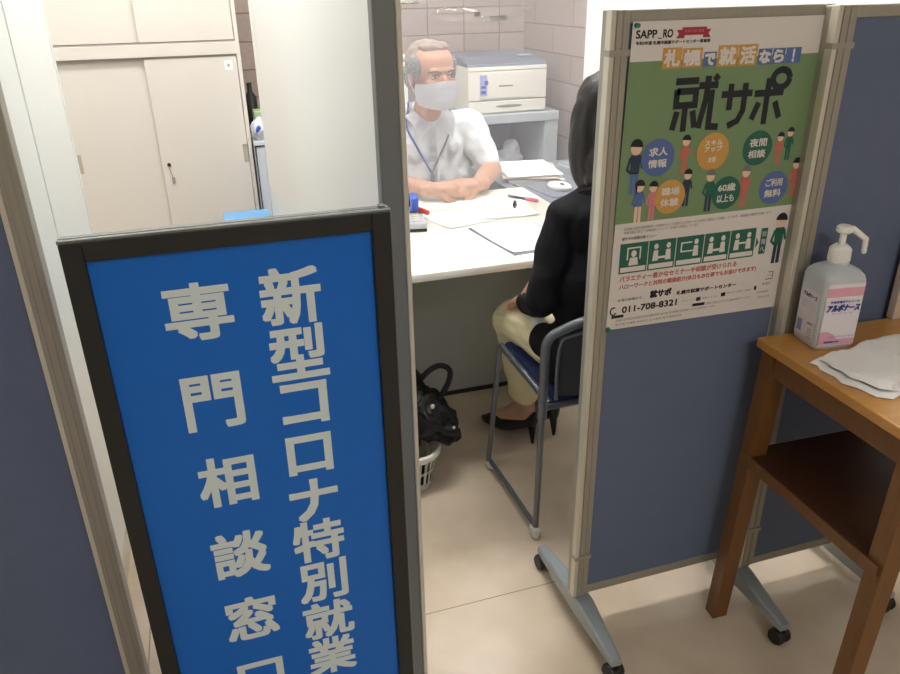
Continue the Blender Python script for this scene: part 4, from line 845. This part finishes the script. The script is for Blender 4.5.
# ------------------------------------------------------------ poster
PY = 1.2495
t = thing('poster', 'green and white job support poster pinned on the fabric partition', 'poster', (0.95, PY, 0.79))
bm = B(); prism(bm, [(0.735, PY, 1.388), (1.160, PY, 1.388), (1.150, PY, 0.800), (0.727, PY, 0.806)], (0, -0.0008, 0)); part('sheet', bm, 'poster_sheet', t)
P0 = front(PY - 0.0012); P1 = front(PY - 0.0016); P2 = front(PY - 0.0020); P3 = front(PY - 0.0024)
bm = B(); poly(bm, [P0(0.733, 1.322), P0(0.7285, 1.028), P0(1.154, 1.028), P0(1.159, 1.322)]); part('green_field', bm, 'p_green', t)
def pp(nm, m, fn, par=t): bm = B(); fn(bm); return part(nm, bm, m, par)
pp('city_logo', 'p_black', lambda b: (text(b, 'SAPP', 0.763, 1.367, 0.042, 0.014, P0, 0.0005), text(b, 'RO', 0.806, 1.367, 0.02, 0.014, P0, 0.0005), stroke(b, [(0.786, 1.3595), (0.794, 1.3595)], 0.0016, P0), text(b, '令和3年度 札幌市就業サポートセンター事業等', 0.8185, 1.3525, 0.152, 0.0065, P0, 0.0002)))
rb = pp('ribbon', 'p_red', lambda b: (rect(b, 0.834, 0.884, 1.363, 1.376, P1), poly(b, [P0(0.823, 1.358), P0(0.840, 1.358), P0(0.840, 1.372), P0(0.823, 1.372), P0(0.828, 1.365)]), poly(b, [P0(0.894, 1.358), P0(0.878, 1.358), P0(0.878, 1.372), P0(0.894, 1.372), P0(0.889, 1.365)])))
pp('ribbon_lettering', 'p_pink', lambda b: text(b, '札幌市委託事業', 0.859, 1.3695, 0.04, 0.005, P2), rb)
for ch, u0, u1, v0, v1, m in (('札', 0.799, 0.838, 1.308, 1.343, 'p_orange'), ('幌', 0.840, 0.881, 1.308, 1.341, 'p_orange'), ('で', 0.885, 0.911, 1.308, 1.333, 'p_blue'), ('就', 0.914, 0.957, 1.306, 1.343, 'p_orange'), ('活', 0.959, 0.999, 1.306, 1.343, 'p_orange'), ('な', 1.002, 1.032, 1.306, 1.334, 'p_blue'), ('ら', 1.034, 1.062, 1.306, 1.334, 'p_blue'), ('!', 1.064, 1.098, 1.306, 1.334, 'p_blue')):
    tl = pp('title_tile', m, lambda b: rect(b, u0, u1, v0, v1, P1))
    pp('title_character', 'poster_sheet', lambda b: text(b, ch, (u0 + u1) / 2, (v0 + v1) / 2, (u1 - u0) * (0.84 if ch != '!' else 0.14), (v1 - v0) * 0.84, P2, 0.0012), tl)
def logo(b, ox, oy, s, wd):
    kk = [0]
    def S(*pts):
        kk[0] += 1; stroke(b, [(ox + p[0] * s, oy + p[1] * s * 0.85) for p in pts], wd * s, front(PY - 0.0016 - kk[0] * 0.00002))
    # shu
    S((0.035, 0.93), (0.43, 0.93)); S((0.23, 0.99), (0.23, 0.88))
    S((0.07, 0.76), (0.40, 0.76), (0.40, 0.52), (0.07, 0.52), (0.07, 0.80)); S((0.235, 0.52), (0.235, 0.06)); S((0.10, 0.42), (0.04, 0.10)); S((0.37, 0.42), (0.43, 0.12))
    S((0.44, 0.84), (0.78, 0.84)); S((0.60, 1.0), (0.585, 0.6), (0.50, 0.1)); S((0.68, 0.76), (0.68, 0.12), (0.86, 0.10)); S((0.70, 1.0), (0.77, 0.92))
    # sa
    S((0.86, 0.66), (1.42, 0.66)); S((1.02, 0.84), (1.02, 0.38)); S((1.28, 0.84), (1.28, 0.36), (1.20, 0.18), (1.03, 0.10))
    # po
    S((1.46, 0.64), (2.00, 0.64)); S((1.70, 0.90), (1.70, 0.08)); S((1.56, 0.48), (1.46, 0.18)); S((1.86, 0.48), (1.98, 0.18))
    n = 20; S(*[(1.92 + 0.155 * math.cos(2 * math.pi * k / n), 0.88 + 0.155 * math.sin(2 * math.pi * k / n)) for k in range(n + 1)])
pp('headline', 'p_black', lambda b: logo(b, 0.828, 1.188, 0.122, 0.102))
# badges with figures
def figure(u, v, h, cols, hair='p_black'):
    r = h * 0.13
    f = pp('figure', cols[0], lambda b: (poly(b, [P1(u - h * 0.10, v + h * 0.70), P1(u + h * 0.10, v + h * 0.70), P1(u + h * 0.09, v + h * 0.36), P1(u - h * 0.09, v + h * 0.36)]), stroke(b, [(u - h * 0.10, v + h * 0.66), (u - h * 0.16, v + h * 0.45), (u - h * 0.08, v + h * 0.38)], h * 0.05, P1), stroke(b, [(u + h * 0.10, v + h * 0.66), (u + h * 0.15, v + h * 0.45)], h * 0.05, P1)))
    pp('figure_legs', cols[1], lambda b: (stroke(b, [(u - h * 0.045, v + h * 0.37), (u - h * 0.05, v)], h * 0.075, P1), stroke(b, [(u + h * 0.045, v + h * 0.37), (u + h * 0.05, v)], h * 0.075, P1)), f)
    pp('figure_face', 'p_skin', lambda b: disc(b, u, v + h * 0.82, r * 0.85, r, P1, 18), f)
    pp('figure_hair', hair, lambda b: poly(b, [P2(u + r * 0.98 * math.cos(a), v + h * 0.84 + r * 1.08 * math.sin(a)) for a in [R(q) for q in range(-5, 190, 15)]]), f)
figure(0.762, 1.085, 0.105, ('p_navy', 'p_blue')); figure(0.868, 1.115, 0.075, ('p_brick', 'p_brick')); figure(1.083, 1.115, 0.065, ('p_brick', 'p_brick')); figure(1.105, 1.122, 0.066, ('p_dgreen', 'p_dgreen'))
figure(0.776, 1.028, 0.085, ('p_blue', 'p_skin')); figure(0.806, 1.03, 0.078, ('p_pink', 'p_pink')); figure(0.880, 1.05, 0.075, ('p_navy', 'p_navy')); figure(0.932, 1.034, 0.086, ('p_dgreen', 'p_navy'), 'p_grey'); figure(1.014, 1.036, 0.085, ('p_brick', 'p_brick'), 'p_grey'); figure(1.133, 1.045, 0.082, ('p_brick', 'p_brick'))
for (u, v, r, m, a, b_) in ((0.809, 1.150, 0.0355, 'p_blue', '求人', '情報'), (0.929, 1.152, 0.036, 'p_orange', 'スキル\nアップ', '支援'), (1.031, 1.151, 0.034, 'p_dgreen', '夜間', '相談'), (0.844, 1.072, 0.0335, 'p_orange', '職場', '体験'), (0.972, 1.068, 0.033, 'p_dgreen', '60歳', '以上も'), (1.084, 1.068, 0.034, 'p_blue', 'ご利用', '無料')):
    bd = pp('badge', m, lambda q: disc(q, u, v, r, r, P2))
    pp('badge_lettering', 'poster_sheet', lambda q: (text(q, a, u, v + 0.011, 0.04, 0.016 if '\n' not in a else 0.022, P3, 0.0004), text(q, b_, u, v - (0.011 if '\n' not in a else 0.015), 0.04 if '\n' not in a else 0.018, 0.016 if '\n' not in a else 0.010, P3, 0.0004)), bd)
# white half
pp('small_print', 'p_grey', lambda b: (text(b, '当事業は国や関係機関との連携のもと札幌市が人材サービス会社に委託して実施しています。求職者の皆様を支援します', 0.92, 1.0165, 0.34, 0.006, P0), text(b, '就職活動に役立つ各種講座やセミナーを無料で開催しています', 0.834, 1.009, 0.168, 0.0055, P0), text(b, '就サポの就業支援メニュー', 0.786, 0.997, 0.077, 0.0065, P0, 0.0002),
   text(b, '札幌市中央区北1条西2丁目 札幌市役所 本庁舎 受付時間 平日9:00〜17:00 土曜10:00〜16:00', 0.865, 0.8245, 0.235, 0.0052, P0), text(b, '地下鉄 大通駅 徒歩5分 北24条駅 地下鉄南北線', 0.825, 0.815, 0.155, 0.005, P0)))
for k, (u0, u1) in enumerate(((0.745, 0.807), (0.809, 0.870), (0.872, 0.935), (0.937, 0.997), (0.999, 1.060))):
    pc = pp('pictogram', 'p_dgreen', lambda b: rect(b, u0, u1, 0.925, 0.987, P1)); uc = (u0 + u1) / 2
    def pic(b):
        rect(b, u0 + 0.003, u1 - 0.003, 0.928, 0.938, P2)
        if k == 0: stroke(b, [(uc - 0.014, 0.953), (uc - 0.014, 0.977), (uc + 0.014, 0.977), (uc + 0.014, 0.953)], 0.003, P2); disc(b, uc, 0.965, 0.006, 0.007, P2, 12); poly(b, [P2(uc - 0.011, 0.941), P2(uc + 0.011, 0.941), P2(uc + 0.008, 0.957), P2(uc - 0.008, 0.957)])
        else:
            for s in ((-1, 1) if k != 2 else (1,)): disc(b, uc + s * 0.014, 0.974, 0.005, 0.006, P2, 12); poly(b, [P2(uc + s * 0.021, 0.944), P2(uc + s * 0.008, 0.944), P2(uc + s * 0.009, 0.966), P2(uc + s * 0.019, 0.966)])
            if k in (1, 3): rect(b, uc - 0.010, uc + 0.010, 0.948, 0.953, P2)
            if k == 2: stroke(b, [(uc + 0.008, 0.956), (uc - 0.02, 0.956), (uc - 0.02, 0.974), (uc + 0.004, 0.974)], 0.003, P2)
            if k == 4: stroke(b, [(uc - 0.01, 0.958), (uc + 0.01, 0.958)], 0.004, P2)
    pp('pictogram_art', 'poster_sheet', pic, pc)
pp('arrow', 'p_dgreen', lambda b: poly(b, [P1(1.063, 0.942), P1(1.063, 0.966), P1(1.070, 0.954)]))
gb = pp('goal_banner', 'p_dgreen', lambda b: rect(b, 1.073, 1.089, 0.928, 0.984, P1)); pp('banner_lettering', 'poster_sheet', lambda b: [text(b, c, 1.081, 0.972 - k * 0.017, 0.011, 0.012, P2) for k, c in enumerate('就職へ')], gb)
figure(1.119, 0.903, 0.112, ('p_dgreen', 'p_navy'))
pp('red_lettering', 'p_brick', lambda b: (text(b, 'バラエティー豊かなセミナーや相談が受けられる', 0.886, 0.9135, 0.275, 0.0125, P0, 0.0004), text(b, 'ハローワークと共同の職業紹介(休日もお仕事でもお届けできます)', 0.912, 0.896, 0.325, 0.0125, P0, 0.0004)))
pp('contact_lettering', 'p_black', lambda b: (text(b, '札幌の就職なら', 0.776, 0.868, 0.055, 0.006, P0),))
pp('contact_name', 'p_black', lambda b: (text(b, '就サポ', 0.847, 0.872, 0.05, 0.017, P0, 0.001), text(b, '札幌市就業サポートセンター', 0.957, 0.8665, 0.145, 0.0095, P0, 0.0004), ))
pp('telephone_number', 'p_black', lambda b: (text(b, '011-708-8321', 0.824, 0.8465, 0.128, 0.0145, P0, 0.0006), stroke(b, [(0.7405 + 0.007 * math.cos(a), 0.846 + 0.008 * math.sin(a)) for a in [R(q) for q in range(60, 331, 30)]], 0.003, P0)))
pp('ink_block', 'p_black', lambda b: (rect(b, 0.737, 0.765, 0.830, 0.8365, P0), rect(b, 0.927, 0.957, 0.830, 0.8365, P0), rect(b, 0.9345, 0.945, 0.8415, 0.850, P0), rect(b, 0.995, 1.006, 0.8435, 0.852, P0), rect(b, 1.077, 1.083, 0.847, 0.856, P0)))
pp('fine_lettering', 'p_grey', lambda b: (text(b, 'ホームページ', 0.917, 0.846, 0.03, 0.004, P0), text(b, '検索ください', 0.968, 0.846, 0.04, 0.004, P0), text(b, '就サポ 札幌 で検索', 1.04, 0.849, 0.06, 0.004, P0), text(b, '札幌市では新型コロナウイルス感染症対策を行っています', 1.015, 0.832, 0.11, 0.005, P0), stroke(b, [(1.103, 0.868), (1.120, 0.868), (1.120, 0.884), (1.108, 0.884)], 0.002, P0), text(b, 'イクボス', 1.112, 0.876, 0.014, 0.006, P0), text(b, '実施中', 1.108, 0.858, 0.022, 0.006, P0), text(b, '札幌市役所', 1.10, 0.840, 0.03, 0.005, P0), text(b, '市民の広場', 1.105, 0.828, 0.03, 0.005, P0)))
for (u, v, w_) in ((0.741, 1.382, 'top left'), (1.150, 1.382, 'top right'), (0.731, 0.809, 'bottom left'), (1.144, 0.806, 'bottom right')):
    tp = thing('push_pin', 'green push pin at the %s corner of the poster' % w_, 'pin', (u, PY - 0.001, v))
    bm = B(); mt = Matrix.Translation((u, PY - 0.001, v)) @ Matrix.Rotation(R(90), 4, 'X'); lathe(bm, [(0, 0), (0.0042, 0), (0.0042, 0.0012), (0.0022, 0.002), (0.0022, 0.006), (0.0038, 0.0072), (0.0038, 0.0085), (0, 0.009)], 16, mt); part('head', bm, 'pin', tp, True)

# ------------------------------------------------------------ blue sign
SX0, SX1, SY, SZ = -0.192, 0.237, 1.02, 1.163
t = thing('standing_sign', 'tall blue standing sign with white Japanese lettering in black frame', 'sign', ((SX0 + SX1) / 2, 1.04, 0))
fr = 0.0275
bm = B()
b2(bm, SX0, SX0 + fr, SY, SY + 0.022, 0.10, SZ, 0.002); b2(bm, SX1 - fr, SX1, SY, SY + 0.022, 0.10, SZ, 0.002); b2(bm, SX0 + fr, SX1 - fr, SY, SY + 0.022, SZ - 0.026, SZ, 0.001); b2(bm, SX0 + fr, SX1 - fr, SY, SY + 0.022, 0.10, 0.133, 0.001)
f_ = part('frame', bm, 'sign_frame', t)
bm = B(); b2(bm, SX0 - 0.001, SX1 + 0.001, SY + 0.002, SY + 0.010, SZ - 0.001, SZ + 0.004, 0.001); b2(bm, SX0 - 0.001, SX1 + 0.001, SY + 0.014, SY + 0.025, SZ - 0.002, SZ + 0.004, 0.001); b2(bm, SX1 - 0.001, SX1 + 0.003, SY + 0.004, SY + 0.02, 0.1, SZ, 0.001); b2(bm, SX1 - 0.014, SX1 - 0.005, SY + 0.008, SY + 0.02, SZ + 0.003, SZ + 0.008, 0.001); part('frame_trim', bm, 'sign_trim', f_)
bm = B(); b2(bm, SX0 + 0.01, SX1 - 0.01, SY + 0.009, SY + 0.02, 0.11, SZ - 0.01); pn = part('sign_panel', bm, 'sign_blue', t)
SP = front(SY + 0.0086)
c1 = (('新', 0.088, 1.053, 0.086, 0.088), ('型', 0.0905, 0.963, 0.086, 0.087), ('コ', 0.091, 0.877, 0.071, 0.073), ('ロ', 0.090, 0.786, 0.071, 0.071), ('ナ', 0.089, 0.699, 0.078, 0.080), ('特', 0.089, 0.616, 0.085, 0.084), ('別', 0.089, 0.529, 0.083, 0.085), ('就', 0.091, 0.441, 0.088, 0.082), ('業', 0.090, 0.355, 0.086, 0.086))
c2 = (('専', -0.039, 1.047, 0.092, 0.086), ('門', -0.039, 0.904, 0.083, 0.090), ('相', -0.038, 0.765, 0.086, 0.090), ('談', -0.037, 0.622, 0.088, 0.090), ('窓', -0.036, 0.485, 0.086, 0.092), ('口', -0.036, 0.345, 0.078, 0.078))
for ch, u, v, w_, h_ in c1 + c2: bm = B(); text(bm, ch, u, v, w_, h_, SP, 0.0025); part('sign_character', bm, 'sign_white', pn)
bm = B()
b2(bm, SX0 + 0.02, SX0 + 0.045, SY + 0.022, SY + 0.037, 0.0, SZ - 0.03, 0.002); part('stand_post', bm, 'steel_dark', t)
bm = B(); b2(bm, SX1 - 0.045, SX1 - 0.02, SY + 0.022, SY + 0.037, 0.0, SZ - 0.03, 0.002); part('stand_post', bm, 'steel_dark', t)
bm = B(); b2(bm, SX0 - 0.01, SX1 + 0.01, SY - 0.16, SY + 0.13, 0.0, 0.02, 0.004); part('base_plate', bm, 'steel_dark', t)

# repeats share a group
for o in bpy.data.objects:
    if o.parent is None and 'category' in o:
        g = {'ceiling_light': 'fluorescent ceiling lights', 'low_partition': 'blue-grey fabric partitions', 'tall_partition': 'tall white booth partitions', 'push_pin': 'green pins holding the poster', 'document': 'fanned documents on the side table', 'paper_sheet': 'white papers on the desk'}.get(o.name.split('.')[0])
        if g: o['group'] = g
